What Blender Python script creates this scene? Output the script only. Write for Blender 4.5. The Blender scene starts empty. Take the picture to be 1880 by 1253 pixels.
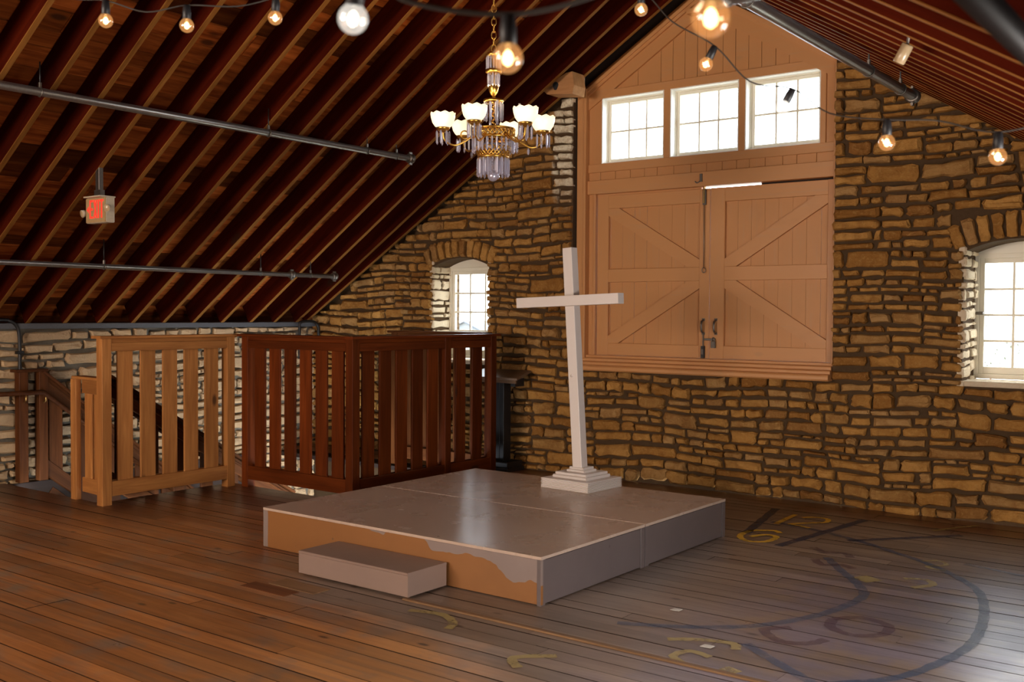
import bpy, math, random
from mathutils import Matrix, Vector, Euler

# ---------------------------------------------------------------- scene, camera, sky, lamps, exposure
S = bpy.context.scene
COL = S.collection
rng = random.Random(7)
V = Vector
PI = math.pi

S.view_settings.view_transform = 'Standard'
S.view_settings.look = 'None'
S.view_settings.gamma = 1.0
S.view_settings.use_curve_mapping = False
S.view_settings.exposure = 0.0
S.cycles.use_denoising = True
S.cycles.max_bounces = 8
S.cycles.diffuse_bounces = 4
S.cycles.glossy_bounces = 3
S.cycles.transmission_bounces = 4
S.cycles.transparent_max_bounces = 12
S.cycles.sample_clamp_indirect = 4.0
S.cycles.caustics_reflective = False
S.cycles.caustics_refractive = False

cam_d = bpy.data.cameras.new('camera')
cam = bpy.data.objects.new('camera', cam_d)
COL.objects.link(cam)
cam_d.sensor_width = 36.0
cam_d.lens = 36.0 * 1903.33 / 1880.0
cam_d.clip_start = 0.02
cam_d.clip_end = 600
yaw, pitch, roll = math.radians(37.08), math.radians(-1.549), math.radians(0.352)
F = V((-math.sin(yaw) * math.cos(pitch), math.cos(yaw) * math.cos(pitch), math.sin(pitch)))
R0 = V((math.cos(yaw), math.sin(yaw), 0))
U0 = R0.cross(F)
R = R0 * math.cos(roll) + U0 * math.sin(roll)
U = -R0 * math.sin(roll) + U0 * math.cos(roll)
CM = Matrix((R, U, -F)).transposed().to_4x4()
CM.translation = V((0, 0, 1.68))
cam.matrix_world = CM
cam_d.dof.use_dof = True
cam_d.dof.focus_distance = 8.2
cam_d.dof.aperture_fstop = 4.0
S.camera = cam

world = bpy.data.worlds.new('sky')
S.world = world
world.use_nodes = True
bg = world.node_tree.nodes['Background']
bg.inputs['Color'].default_value = (0.86, 0.92, 1.0, 1)
bg.inputs['Strength'].default_value = 13.0


def area_lamp(name, loc, target, sx, sy, power, color, portal=False):
    d = bpy.data.lights.new(name, 'AREA')
    d.shape = 'RECTANGLE'
    d.size, d.size_y = sx, sy
    d.energy, d.color = power, color
    o = bpy.data.objects.new(name, d)
    COL.objects.link(o)
    dirv = (V(target) - V(loc)).normalized()
    o.matrix_world = Matrix.Translation(V(loc)) @ dirv.to_track_quat('-Z', 'Y').to_matrix().to_4x4()
    if portal:
        d.cycles.is_portal = True
    return o


# daylight through the windows behind the camera (front gable) and in the right knee wall
area_lamp('daylight_front_windows', (-5.2, -3.85, 2.1), (-5.2, 5, 1.2), 3.0, 1.7, 410, (1.0, 0.72, 0.49))
area_lamp('daylight_right_window', (0.66, 3.4, 0.95), (-5, 3.9, 0.75), 1.2, 0.9, 128, (1.0, 0.93, 0.86))
# sampling helpers for the sky light that enters through the far windows
for px, pz, pw, ph in ((-5.39, 3.56, .73, .67), (-4.6, 3.56, .73, .67), (-3.81, 3.56, .73, .67), (-7.55, 1.7, .84, 1.2), (-1.77, 1.7, .84, 1.2)):
    area_lamp('window_portal', (px, 9.6, pz), (px, 0, pz), pw + .2, ph + .2, 1, (1, 1, 1), True)

# ---------------------------------------------------------------- helpers
WM = {}
MESH = {}


def link(name, mesh, mat=None, M=None, parent=None, **props):
    o = bpy.data.objects.new(name, mesh)
    COL.objects.link(o)
    M = M or Matrix.Identity(4)
    if parent is not None:
        o.parent = parent
        o.matrix_parent_inverse = WM[parent.name].inverted()
    o.matrix_basis = M
    WM[o.name] = M.copy()
    if mesh is not None and mat is not None and len(mesh.materials) == 0:
        mesh.materials.append(mat)
    for k, v in props.items():
        o[k] = v
    return o


def thing(name, loc, label, cat, group=None, rz=0.0):
    M = Matrix.Translation(V(loc)) @ Matrix.Rotation(rz, 4, 'Z')
    o = link(name, None, None, M)
    o.empty_display_size = 0.1
    o['label'] = label
    o['category'] = cat
    if group:
        o['group'] = group
    return o


def struct(name, loc=(0, 0, 0), label=None):
    o = link(name, None, None, Matrix.Translation(V(loc)))
    o['kind'] = 'structure'
    if label:
        o['label'] = label
    return o


def pydata(name, verts, faces, mat=None, smooth=False):
    m = bpy.data.meshes.new(name)
    m.from_pydata([tuple(v) for v in verts], [], faces)
    m.update()
    if smooth:
        m.polygons.foreach_set('use_smooth', [True] * len(m.polygons))
    if mat:
        m.materials.append(mat)
    return m


def beam_mesh(L, w, h, ch, mat):
    key = (round(L, 3), round(w, 4), round(h, 4), ch, mat.name)
    if key in MESH:
        return MESH[key]
    a, b = w / 2, h / 2
    c = min(ch, a * .6, b * .6)
    sec = [(-a, -b + c), (-a + c, -b), (a - c, -b), (a, -b + c), (a, b - c), (a - c, b), (-a + c, b), (-a, b - c)]
    vs = [(-L / 2, y, z) for y, z in sec] + [(L / 2, y, z) for y, z in sec]
    fs = [(i, (i + 1) % 8, (i + 1) % 8 + 8, i + 8) for i in range(8)]
    fs += [tuple(range(7, -1, -1)), tuple(range(8, 16))]
    m = pydata('beam', vs, fs, mat)
    MESH[key] = m
    return m


def beam(name, p0, p1, w, h, mat, parent=None, up=(0, 0, 1), ch=.004, **props):
    """a chamfered board from p0 to p1; w is its size across, h its size along up"""
    p0, p1 = V(p0), V(p1)
    x = (p1 - p0)
    L = x.length
    x.normalize()
    z = V(up)
    z = (z - x * z.dot(x)).normalized()
    y = z.cross(x)
    M = Matrix((x, y, z)).transposed().to_4x4()
    M.translation = (p0 + p1) / 2
    return link(name, beam_mesh(L, w, h, ch, mat), mat, M, parent, **props)


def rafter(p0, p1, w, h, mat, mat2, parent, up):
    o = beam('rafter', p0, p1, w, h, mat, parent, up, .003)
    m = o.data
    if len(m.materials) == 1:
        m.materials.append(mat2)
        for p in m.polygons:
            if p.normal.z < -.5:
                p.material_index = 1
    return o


def box(name, x0, x1, y0, y1, z0, z1, mat, parent=None, axis='x', ch=.004, **props):
    """axis-aligned board, grain along axis"""
    c = V(((x0 + x1) / 2, (y0 + y1) / 2, (z0 + z1) / 2))
    dx, dy, dz = x1 - x0, y1 - y0, z1 - z0
    if axis == 'x':
        return beam(name, c - V((dx / 2, 0, 0)), c + V((dx / 2, 0, 0)), dy, dz, mat, parent, (0, 0, 1), ch, **props)
    if axis == 'y':
        return beam(name, c - V((0, dy / 2, 0)), c + V((0, dy / 2, 0)), dx, dz, mat, parent, (0, 0, 1), ch, **props)
    return beam(name, c - V((0, 0, dz / 2)), c + V((0, 0, dz / 2)), dx, dy, mat, parent, (0, 1, 0), ch, **props)


def tube_geo(pts, r, n=8, closed=False, vs=None, fs=None):
    vs = [] if vs is None else vs
    fs = [] if fs is None else fs
    pts = [V(p) for p in pts]
    base = len(vs)
    N = len(pts)
    up = None
    for i, p in enumerate(pts):
        if closed:
            t = pts[(i + 1) % N] - pts[i - 1]
        else:
            t = pts[min(i + 1, N - 1)] - pts[max(i - 1, 0)]
        t.normalize()
        if up is None:
            up = V((0, 0, 1)) if abs(t.z) < .9 else V((1, 0, 0))
        up = (up - t * up.dot(t)).normalized()
        s = t.cross(up)
        rr = r[i] if isinstance(r, (list, tuple)) else r
        for k in range(n):
            a = 2 * PI * k / n
            vs.append(p + up * math.cos(a) * rr + s * math.sin(a) * rr)
    rng_ = N if closed else N - 1
    for i in range(rng_):
        j = (i + 1) % N
        for k in range(n):
            k2 = (k + 1) % n
            fs.append((base + i * n + k, base + i * n + k2, base + j * n + k2, base + j * n + k))
    if not closed:
        fs.append(tuple(base + k for k in range(n - 1, -1, -1)))
        fs.append(tuple(base + (N - 1) * n + k for k in range(n)))
    return vs, fs


def tube(name, pts, r, mat, parent=None, n=8, closed=False, smooth=True, M=None, **props):
    vs, fs = tube_geo(pts, r, n, closed)
    return link(name, pydata(name, vs, fs, mat, smooth), mat, M, parent, **props)


def lathe_mesh(name, prof, n, mat, smooth=True, wave=None):
    vs, fs = [], []
    for r, z in prof:
        for k in range(n):
            a = 2 * PI * k / n
            vs.append((max(r, 1e-4) * math.cos(a), max(r, 1e-4) * math.sin(a), z))
    for i in range(len(prof) - 1):
        for k in range(n):
            k2 = (k + 1) % n
            fs.append((i * n + k, i * n + k2, (i + 1) * n + k2, (i + 1) * n + k))
    return pydata(name, vs, fs, mat, smooth)


def lathe(name, prof, loc, mat, parent=None, n=24, M=None, smooth=True, **props):
    m = lathe_mesh(name, prof, n, mat, smooth)
    MM = Matrix.Translation(V(loc)) if M is None else M
    return link(name, m, mat, MM, parent, **props)


def prism_xz(name, poly, y0, y1, mat, parent=None, **props):
    """polygon in the x-z plane (counter-clockwise seen from -y), between y0 (front) and y1"""
    n = len(poly)
    cx = sum(p[0] for p in poly) / n
    cz = sum(p[1] for p in poly) / n
    vs = [(x - cx, y0, z - cz) for x, z in poly] + [(x - cx, y1, z - cz) for x, z in poly]
    fs = [tuple(range(n)), tuple(range(2 * n - 1, n - 1, -1))]
    fs += [((i + 1) % n, i, i + n, (i + 1) % n + n) for i in range(n)]
    return link(name, pydata(name, vs, fs, mat), mat, Matrix.Translation(V((cx, 0, cz))), parent, **props)


def align_z(p, d):
    """matrix at p whose local z looks along d"""
    q = V(d).normalized().to_track_quat('Z', 'Y').to_matrix().to_4x4()
    return Matrix.Translation(V(p)) @ q


# ---------------------------------------------------------------- materials
class NT:
    def __init__(self, name):
        self.m = bpy.data.materials.new(name)
        self.m.use_nodes = True
        self.t = self.m.node_tree
        self.b = self.t.nodes['Principled BSDF']
        self.out = self.t.nodes['Material Output']

    def n(self, kind, **kw):
        nd = self.t.nodes.new(kind)
        for k, v in kw.items():
            if k.startswith('i_'):
                key = k[2:]
                key = int(key) if key.isdigit() else key.replace('_', ' ')
                nd.inputs[key].default_value = v
            else:
                setattr(nd, k, v)
        return nd

    def l(self, a, b):
        self.t.links.new(a, b)

    def math(self, op, a, b=None, c=None, clamp=False):
        nd = self.n('ShaderNodeMath', operation=op, use_clamp=clamp)
        for i, v in enumerate((a, b, c)):
            if v is None:
                continue
            if isinstance(v, (int, float)):
                nd.inputs[i].default_value = v
            else:
                self.l(v, nd.inputs[i])
        return nd.outputs[0]

    def mix(self, fac, a, b, blend='MIX'):
        nd = self.n('ShaderNodeMix', data_type='RGBA', blend_type=blend)
        for i, v in ((0, fac), (6, a), (7, b)):
            if isinstance(v, (int, float)):
                nd.inputs[i].default_value = v
            elif isinstance(v, tuple):
                nd.inputs[i].default_value = (*v[:3], 1)
            else:
                self.l(v, nd.inputs[i])
        return nd.outputs[2]

    def ramp(self, fac, stops):
        nd = self.n('ShaderNodeValToRGB')
        e = nd.color_ramp.elements
        while len(e) < len(stops):
            e.new(.5)
        for el, (p, c) in zip(e, stops):
            el.position = p
            el.color = (*c, 1) if len(c) == 3 else c
        self.l(fac, nd.inputs[0])
        return nd.outputs[0]

    def smooth(self, v, a, b):
        nd = self.n('ShaderNodeMapRange', interpolation_type='SMOOTHSTEP')
        self.l(v, nd.inputs[0])
        nd.inputs[1].default_value, nd.inputs[2].default_value = a, b
        return nd.outputs[0]

    def noise(self, vec, scale, detail=4, rough=.55, dist=0.0):
        nd = self.n('ShaderNodeTexNoise')
        nd.inputs['Scale'].default_value = scale
        nd.inputs['Detail'].default_value = detail
        nd.inputs['Roughness'].default_value = rough
        nd.inputs['Distortion'].default_value = dist
        if vec is not None:
            self.l(vec, nd.inputs['Vector'])
        return nd.outputs[0]

    def local(self, scale=(1, 1, 1), rnd=True):
        tc = self.n('ShaderNodeTexCoord')
        mp = self.n('ShaderNodeMapping')
        mp.inputs['Scale'].default_value = scale
        self.l(tc.outputs['Object'], mp.inputs['Vector'])
        if rnd:
            oi = self.n('ShaderNodeObjectInfo')
            cb = self.n('ShaderNodeCombineXYZ')
            self.l(self.math('MULTIPLY', oi.outputs['Random'], 37.0), cb.inputs[0])
            self.l(self.math('MULTIPLY', oi.outputs['Random'], 91.0), cb.inputs[1])
            self.l(self.math('MULTIPLY', oi.outputs['Random'], 53.0), cb.inputs[2])
            self.l(cb.outputs[0], mp.inputs['Location'])
        return mp.outputs[0]

    def orand(self):
        return self.n('ShaderNodeObjectInfo').outputs['Random']

    def bump(self, h, strength=.3, dist=.01):
        nd = self.n('ShaderNodeBump')
        nd.inputs['Strength'].default_value = strength
        nd.inputs['Distance'].default_value = dist
        self.l(h, nd.inputs['Height'])
        self.l(nd.outputs[0], self.b.inputs['Normal'])


def plain(name, col, rough=.5, metal=0.0, spec=.5, emit=None, es=0.0, bump=0.0, bs=60):
    t = NT(name)
    t.b.inputs['Base Color'].default_value = (*col, 1)
    t.b.inputs['Roughness'].default_value = rough
    t.b.inputs['Metallic'].default_value = metal
    t.b.inputs['Specular IOR Level'].default_value = spec
    if emit:
        t.b.inputs['Emission Color'].default_value = (*emit, 1)
        t.b.inputs['Emission Strength'].default_value = es
    v = t.local()
    h = t.noise(v, bs, 3)
    cc = t.mix(.22, col, t.ramp(h, [(.3, tuple(c * .6 for c in col)), (.7, tuple(min(1, c * 1.3) for c in col))]))
    t.l(cc, t.b.inputs['Base Color'])
    if bump:
        t.bump(h, bump, .004)
    return t.m


def wood(name, dark, light, rough=.5, grain=(1.3, 16, 16), var=.35, knots=0.0, knotcol=(.03, .012, .006), gb=.25, spec=.4):
    t = NT(name)
    v = t.local(grain)
    g = t.noise(v, 1.6, 6, .6, .6)
    v2 = t.local((.5, 2.2, 2.2))
    blot = t.noise(v2, 1.5, 3)
    c = t.ramp(g, [(.28, dark), (.72, light)])
    c = t.mix(t.math('MULTIPLY', t.smooth(blot, .35, .75), .5), c, tuple(d * .7 for d in dark))
    br = t.math('MULTIPLY_ADD', t.orand(), 2 * var, 1 - var)
    cb = t.n('ShaderNodeCombineXYZ')
    for i in range(3):
        t.l(br, cb.inputs[i])
    c = t.mix(1.0, c, cb.outputs[0], 'MULTIPLY')
    if knots:
        vk = t.local((1.0, 2.2, 2.2))
        vo = t.n('ShaderNodeTexVoronoi')
        vo.inputs['Scale'].default_value = knots
        t.l(vk, vo.inputs['Vector'])
        k = t.smooth(vo.outputs['Distance'], .13, .05)
        c = t.mix(t.math('MULTIPLY', k, .8), c, knotcol)
    t.l(c, t.b.inputs['Base Color'])
    t.b.inputs['Roughness'].default_value = rough
    t.b.inputs['Specular IOR Level'].default_value = spec
    t.bump(g, gb, .003)
    return t.m


def stone_mat(name, pale=0.0, tint=(1, 1, 1), lit_strip=False):
    t = NT(name)
    geo = t.n('ShaderNodeNewGeometry')
    rid = t.math('FRACT', t.math('ADD', t.orand(), geo.outputs['Random Per Island']))
    pos = geo.outputs['Position']
    n1 = t.noise(pos, 9, 5, .6, .5)
    n2 = t.noise(pos, 38, 5, .65)
    base = t.ramp(rid, [(0, (.26, .115, .028)), (.22, (.38, .185, .048)), (.45, (.47, .24, .066)), (.65, (.33, .17, .052)), (.82, (.40, .23, .090)), (1, (.23, .095, .022))])
    c = t.mix(t.math('MULTIPLY', t.smooth(n1, .38, .68), .55), base, (.18, .075, .016))
    c = t.mix(t.math('MULTIPLY', t.smooth(n2, .5, .75), .45), c, (.50, .30, .11))
    if lit_strip:  # pale strip beside the big opening: leaking light put into the stone colour
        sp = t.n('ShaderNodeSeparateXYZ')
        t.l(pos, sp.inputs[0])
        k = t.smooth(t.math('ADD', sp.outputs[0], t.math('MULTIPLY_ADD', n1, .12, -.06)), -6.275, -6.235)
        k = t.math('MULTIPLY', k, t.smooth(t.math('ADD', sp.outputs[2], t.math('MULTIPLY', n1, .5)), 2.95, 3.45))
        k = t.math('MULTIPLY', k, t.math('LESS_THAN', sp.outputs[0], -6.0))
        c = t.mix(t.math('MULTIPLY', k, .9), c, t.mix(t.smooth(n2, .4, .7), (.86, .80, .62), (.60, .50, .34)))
    if pale:
        c = t.mix(pale, c, (.60, .47, .31))
    c = t.mix(1.0, c, tint, 'MULTIPLY')
    t.l(c, t.b.inputs['Base Color'])
    t.b.inputs['Roughness'].default_value = .95
    t.b.inputs['Specular IOR Level'].default_value = .05
    h = t.math('ADD', t.math('MULTIPLY', n1, .6), t.math('MULTIPLY', n2, .5))
    t.bump(h, .8, .03)
    return t.m


def floor_mat():
    t = NT('worn_floorboards')
    geo = t.n('ShaderNodeNewGeometry')
    sp = t.n('ShaderNodeSeparateXYZ')
    t.l(geo.outputs['Position'], sp.inputs[0])
    X, Y = sp.outputs[0], sp.outputs[1]
    v = t.local((1.0, 13, 13))
    g = t.noise(v, 1.7, 6, .62, .5)
    big = t.noise(geo.outputs['Position'], .9, 4, .6, .4)
    mid = t.noise(geo.outputs['Position'], 3.3, 4, .6)
    org = t.ramp(g, [(.25, (.23, .078, .021)), (.55, (.42, .165, .050)), (.8, (.56, .26, .092))])
    grey = t.ramp(g, [(.25, (.165, .112, .08)), (.75, (.29, .21, .155))])
    purp = t.ramp(g, [(.25, (.125, .095, .115)), (.75, (.22, .18, .215))])
    red = t.ramp(g, [(.25, (.085, .026, .010)), (.75, (.17, .058, .022))])
    # wear zones: varnished orange boards near the front left, bare grey boards round the stage, paint-stained boards right
    yy = t.math('ADD', Y, t.math('MULTIPLY_ADD', big, 1.5, -.75))
    xx = t.math('ADD', X, t.math('MULTIPLY_ADD', big, -1.6, .8))
    front = t.smooth(t.math('ADD', yy, t.math('MULTIPLY', t.math('ADD', X, 4.0), .28)), 4.25, 3.75)
    left = t.smooth(xx, -5.35, -5.9)
    o1 = t.math('MAXIMUM', front, t.math('MULTIPLY', left, t.smooth(yy, 6.2, 5.2)))
    o1 = t.math('MULTIPLY', o1, t.smooth(mid, .22, .5))
    org = t.mix(t.math('MULTIPLY', t.smooth(xx, -4.6, -3.0), .55), org, (.62, .33, .13))  # lighter front centre: light falling there is put into the orange
    org = t.mix(t.math('MULTIPLY', t.smooth(t.noise(t.local((.35, 9, 9)), 2.2, 4), .5, .7), .55), org, (.20, .14, .11))
    c = t.mix(o1, grey, org)
    pz = t.math('MULTIPLY', t.smooth(xx, -3.0, -1.9), t.smooth(yy, 7.6, 6.6))
    c = t.mix(t.math('MULTIPLY', pz, t.smooth(mid, .3, .6)), c, purp)
    c = t.mix(t.smooth(yy, 8.35, 8.75), c, red)
    c = t.mix(t.math('MULTIPLY', t.smooth(xx, -7.0, -8.0), t.smooth(Y, 4.2, 4.9)), c, red)
    br = t.math('MULTIPLY_ADD', t.orand(), .5, .75)
    cb = t.n('ShaderNodeCombineXYZ')
    for i in range(3):
        t.l(br, cb.inputs[i])
    c = t.mix(1.0, c, cb.outputs[0], 'MULTIPLY')
    vo = t.n('ShaderNodeTexVoronoi')
    vo.inputs['Scale'].default_value = 1.7
    t.l(t.local((1.0, 2.4, 2.4)), vo.inputs['Vector'])
    c = t.mix(t.math('MULTIPLY', t.smooth(vo.outputs['Distance'], .09, .03), .85), c, (.03, .014, .008))
    t.l(c, t.b.inputs['Base Color'])
    rgh = t.math('MULTIPLY_ADD', mid, .28, .20)
    t.l(rgh, t.b.inputs['Roughness'])
    t.b.inputs['Specular IOR Level'].default_value = .55
    t.bump(g, .22, .003)
    return t.m


def painted_wood(name, col, rough=.55, worn=(.42, .30, .19), amount=.25, grain=(1.0, 12, 12)):
    t = NT(name)
    v = t.local(grain)
    g = t.noise(v, 2.0, 5, .6, .4)
    b = t.noise(t.local((1.2, 3, 3)), 2.2, 4)
    c = t.mix(t.math('MULTIPLY', t.smooth(g, .5, .8), amount), col, worn)
    c = t.mix(t.math('MULTIPLY', t.smooth(b, .55, .8), amount), c, tuple(x * .72 for x in col))
    vo = t.n('ShaderNodeTexVoronoi')
    vo.inputs['Scale'].default_value = 1.6
    t.l(t.local((1, 2, 2)), vo.inputs['Vector'])
    c = t.mix(t.math('MULTIPLY', t.smooth(vo.outputs['Distance'], .10, .03), .35), c, (.40, .22, .10))
    t.l(c, t.b.inputs['Base Color'])
    t.b.inputs['Roughness'].default_value = rough
    t.b.inputs['Specular IOR Level'].default_value = .4
    t.bump(g, .12, .002)
    return t.m


def stage_mat(name, col, rough, two=None, streak=False):
    """painted plywood; two = bare board colour under a ragged painted edge"""
    t = NT(name)
    geo = t.n('ShaderNodeNewGeometry')
    pos = geo.outputs['Position']
    n1 = t.noise(pos, 2.2, 5, .6)
    n2 = t.noise(pos, 14, 4, .6)
    c = t.mix(t.math('MULTIPLY', t.smooth(n1, .35, .7), .30), col, tuple(x * .72 for x in col))
    c = t.mix(t.math('MULTIPLY', t.smooth(n2, .55, .8), .20), c, tuple(min(1, x * 1.3) for x in col))
    if two:
        sp = t.n('ShaderNodeSeparateXYZ')
        t.l(pos, sp.inputs[0])
        ed = t.noise(pos, 3.1, 3, .5)
        k = t.math('ADD', sp.outputs[2], t.math('MULTIPLY_ADD', ed, .34, -.17))
        lim = t.math('MULTIPLY_ADD', t.smooth(sp.outputs[0], -4.6, -3.6), .145, .01)
        k = t.math('GREATER_THAN', t.math('ADD', k, lim), .30)
        k2 = t.math('LESS_THAN', sp.outputs[0], t.math('MULTIPLY_ADD', ed, .03, -5.81))
        bare = t.mix(t.math('MULTIPLY', t.smooth(n1, .4, .7), .4), two, tuple(x * .75 for x in two))
        c = t.mix(t.math('MAXIMUM', k, k2), bare, c)
    vo = t.n('ShaderNodeTexVoronoi')
    vo.inputs['Scale'].default_value = 5.0
    t.l(pos, vo.inputs['Vector'])
    c = t.mix(t.math('MULTIPLY', t.smooth(vo.outputs['Distance'], .05, .03), .7), c, (.06, .04, .03))
    t.l(c, t.b.inputs['Base Color'])
    r = t.math('MULTIPLY_ADD', n1, .16, rough - .08)
    t.l(r, t.b.inputs['Roughness'])
    t.bump(n2, .06, .003)
    return t.m


def glass_mat(name, tint, gloss=.06, rough=.02, emit=None, es=0):
    t = NT(name)
    t.t.nodes.remove(t.b)
    tr = t.n('ShaderNodeBsdfTransparent')
    tr.inputs[0].default_value = (*tint, 1)
    gl = t.n('ShaderNodeBsdfGlossy')
    gl.inputs['Roughness'].default_value = rough
    lw = t.n('ShaderNodeLayerWeight')
    lw.inputs[0].default_value = .25
    mx = t.n('ShaderNodeMixShader')
    t.l(t.math('MULTIPLY_ADD', lw.outputs['Facing'], .35, gloss, True), mx.inputs[0])
    t.l(tr.outputs[0], mx.inputs[1])
    t.l(gl.outputs[0], mx.inputs[2])
    res = mx.outputs[0]
    if emit:
        em = t.n('ShaderNodeEmission')
        em.inputs[0].default_value = (*emit, 1)
        em.inputs[1].default_value = es
        ad = t.n('ShaderNodeAddShader')
        t.l(res, ad.inputs[0])
        t.l(em.outputs[0], ad.inputs[1])
        res = ad.outputs[0]
    t.l(res, t.out.inputs[0])
    return t.m


def emission(name, col, s):
    t = NT(name)
    t.t.nodes.remove(t.b)
    em = t.n('ShaderNodeEmission')
    em.inputs[0].default_value = (*col, 1)
    em.inputs[1].default_value = s
    t.l(em.outputs[0], t.out.inputs[0])
    return t.m


def paint_decal(name, col, cover=.6):
    """old floor paint: worn through in patches"""
    t = NT(name)
    geo = t.n('ShaderNodeNewGeometry')
    pos = geo.outputs['Position']
    n = t.noise(pos, 7, 5, .65)
    n2 = t.noise(pos, 45, 3, .6)
    k = t.math('MULTIPLY', t.smooth(t.math('ADD', n, t.math('MULTIPLY_ADD', n2, .3, -.15)), .20, .52), cover)
    t.b.inputs['Base Color'].default_value = (*col, 1)
    t.b.inputs['Roughness'].default_value = .45
    tr = t.n('ShaderNodeBsdfTransparent')
    mx = t.n('ShaderNodeMixShader')
    t.l(k, mx.inputs[0])
    t.l(tr.outputs[0], mx.inputs[1])
    t.l(t.b.outputs[0], mx.inputs[2])
    t.l(mx.outputs[0], t.out.inputs[0])
    return t.m


M_FLOOR = floor_mat()
M_SHEATH = wood('roof_sheathing', (.085, .013, .0022), (.38, .10, .018), .8, (1.0, 10, 10), .65, 1.4, spec=.04)
M_RAFTER = wood('roof_rafter', (.034, .0026, .0005), (.080, .0085, .0015), .8, (1.0, 14, 14), .22, .8, spec=.04)  # rafter sides, darkened in colour for the shade between rafters
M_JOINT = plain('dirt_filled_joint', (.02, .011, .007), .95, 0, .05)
M_UNDER = wood('lit_rafter_edge', (.155, .060, .011), (.31, .135, .030), .7, (1.0, 14, 14), .12, 0, spec=.08)  # rafter undersides: bounced and window light put into the lighter colour
M_DARKWOOD = wood('board_shade_dark', (.012, .006, .004), (.03, .014, .008), .7)
M_RAIL_A = wood('pine_rail', (.31, .115, .030), (.56, .245, .070), .5, (1.0, 14, 14), .14, 1.6, spec=.15)
M_RAIL_B = wood('red_stained_rail', (.072, .012, .0016), (.165, .035, .006), .45, (1.0, 14, 14), .25, 1.4, spec=.14)
M_STRIP = wood('bare_floor_strip', (.16, .085, .040), (.30, .17, .085), .5, (1.0, 14, 14), .2, 1.2, spec=.2)
M_STRIP2 = wood('dark_floor_patch', (.10, .035, .014), (.20, .075, .03), .45, (1.0, 14, 14), .2, 1.2, spec=.2)
M_RAIL_C = wood('dark_stair_rail', (.055, .016, .004), (.12, .040, .011), .5, (1.0, 14, 14), .2, 1.4, spec=.12)
M_STONE = stone_mat('limestone', lit_strip=True)
M_STONE_L = stone_mat('pale_limestone', .52)
M_STONE_J = stone_mat('pale_reveal_limestone', .8, (1.25, 1.35, 1.5))
M_MORTAR = plain('mortar', (.075, .044, .022), .95, 0, .1, bump=.8, bs=40)
M_MORTAR_L = plain('grey_mortar', (.15, .13, .10), .95, 0, .1, bump=.8, bs=40)
M_WHITE = painted_wood('white_painted_boards', (.535, .245, .086), .5)
M_WHITE2 = painted_wood('white_painted_trim', (.56, .262, .096), .45)
M_SASH = painted_wood('cream_window_sash', (.82, .77, .64), .45, amount=.1)
M_REVEAL_LIT = plain('daylit_reveal_white', (.92, .90, .84), .45)  # daylight on the window reveals, put into the colour
M_CROSS = painted_wood('white_cross_paint', (.70, .62, .565), .4, (.6, .5, .4), .12)
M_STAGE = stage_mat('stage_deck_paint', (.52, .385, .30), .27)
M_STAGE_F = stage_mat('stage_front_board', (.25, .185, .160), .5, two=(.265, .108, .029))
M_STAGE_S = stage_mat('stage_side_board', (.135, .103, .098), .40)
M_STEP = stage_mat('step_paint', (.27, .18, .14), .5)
M_STEEL = plain('grey_steel_pipe', (.34, .325, .30), .34, .85)
M_BLACKPIPE = plain('black_conduit', (.03, .028, .027), .45, .6)
M_HARDWARE = plain('old_steel_hardware', (.16, .14, .12), .4, .8)
M_BRASS = plain('brass', (.55, .36, .12), .3, .9)
M_GOLD = plain('gilt_metal', (.80, .46, .10), .28, 1.0)
M_BLACK = plain('black_paint', (.012, .012, .014), .5)
M_PLATE = plain('grey_wall_plate', (.085, .085, .09), .7)
M_GLASS = glass_mat('window_glass', (.97, .98, .97))
def crystal_mat():
    t = NT('cut_crystal')
    t.t.nodes.remove(t.b)
    gl = t.n('ShaderNodeBsdfGlossy')
    gl.inputs[0].default_value = (.93, .91, 1, 1)
    gl.inputs['Roughness'].default_value = .22
    tl = t.n('ShaderNodeBsdfTranslucent')
    tl.inputs[0].default_value = (.95, .93, 1.0, 1)
    df = t.n('ShaderNodeBsdfDiffuse')
    df.inputs[0].default_value = (.80, .78, 1.0, 1)
    tr = t.n('ShaderNodeBsdfTransparent')
    last = gl.outputs[0]
    for nd, f in ((tl, .40), (df, .28), (tr, None)):
        m = t.n('ShaderNodeMixShader')
        if f is None:
            t.l(t.math('MULTIPLY_ADD', t.math('POWER', t.orand(), 1.8), .75, 0.0), m.inputs[0])
        else:
            m.inputs[0].default_value = f
        t.l(last, m.inputs[1])
        t.l(nd.outputs[0], m.inputs[2])
        last = m.outputs[0]
    t.l(last, t.out.inputs[0])
    return t.m


M_CRYSTAL = crystal_mat()
M_SHADE = plain('lit_milk_glass', (.95, .88, .74), .3, emit=(1.0, .80, .50), es=1.15)
M_BULBGLASS = glass_mat('amber_bulb_glass', (.98, .86, .72), .10, .05, (1.0, .46, .15), .26)
M_BULBWHITE = glass_mat('glare_bulb_glass', (.98, .97, .95), .35, .15, (1.0, .95, .85), .35)  # weak glow stands for window glare on the unlit clear bulbs
M_FIL = emission('glowing_filament', (1.0, .66, .28), 9.0)
M_FILW = emission('glowing_white_filament', (1.0, .9, .72), 6.0)
M_WIRE = plain('black_rubber_wire', (.045, .04, .035), .6)
M_EXITBODY = plain('beige_plastic', (.50, .42, .30), .5)
M_EXITFACE = plain('tan_sign_face', (.42, .28, .13), .5)
M_RED = emission('lit_red_letters', (1.0, .045, .025), 1.3)
M_LENS = plain('frosted_lamp_lens', (.42, .30, .17), .25)
M_TABLE = wood('worn_table_top', (.10, .055, .03), (.22, .13, .075), .35)
M_BLUE = paint_decal('old_blue_paint', (.014, .03, .075), .66)
M_BLUEF = paint_decal('faded_blue_paint', (.055, .10, .19), .45)
M_BLUEC = paint_decal('worn_blue_circle_paint', (.03, .065, .14), .55)
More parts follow.
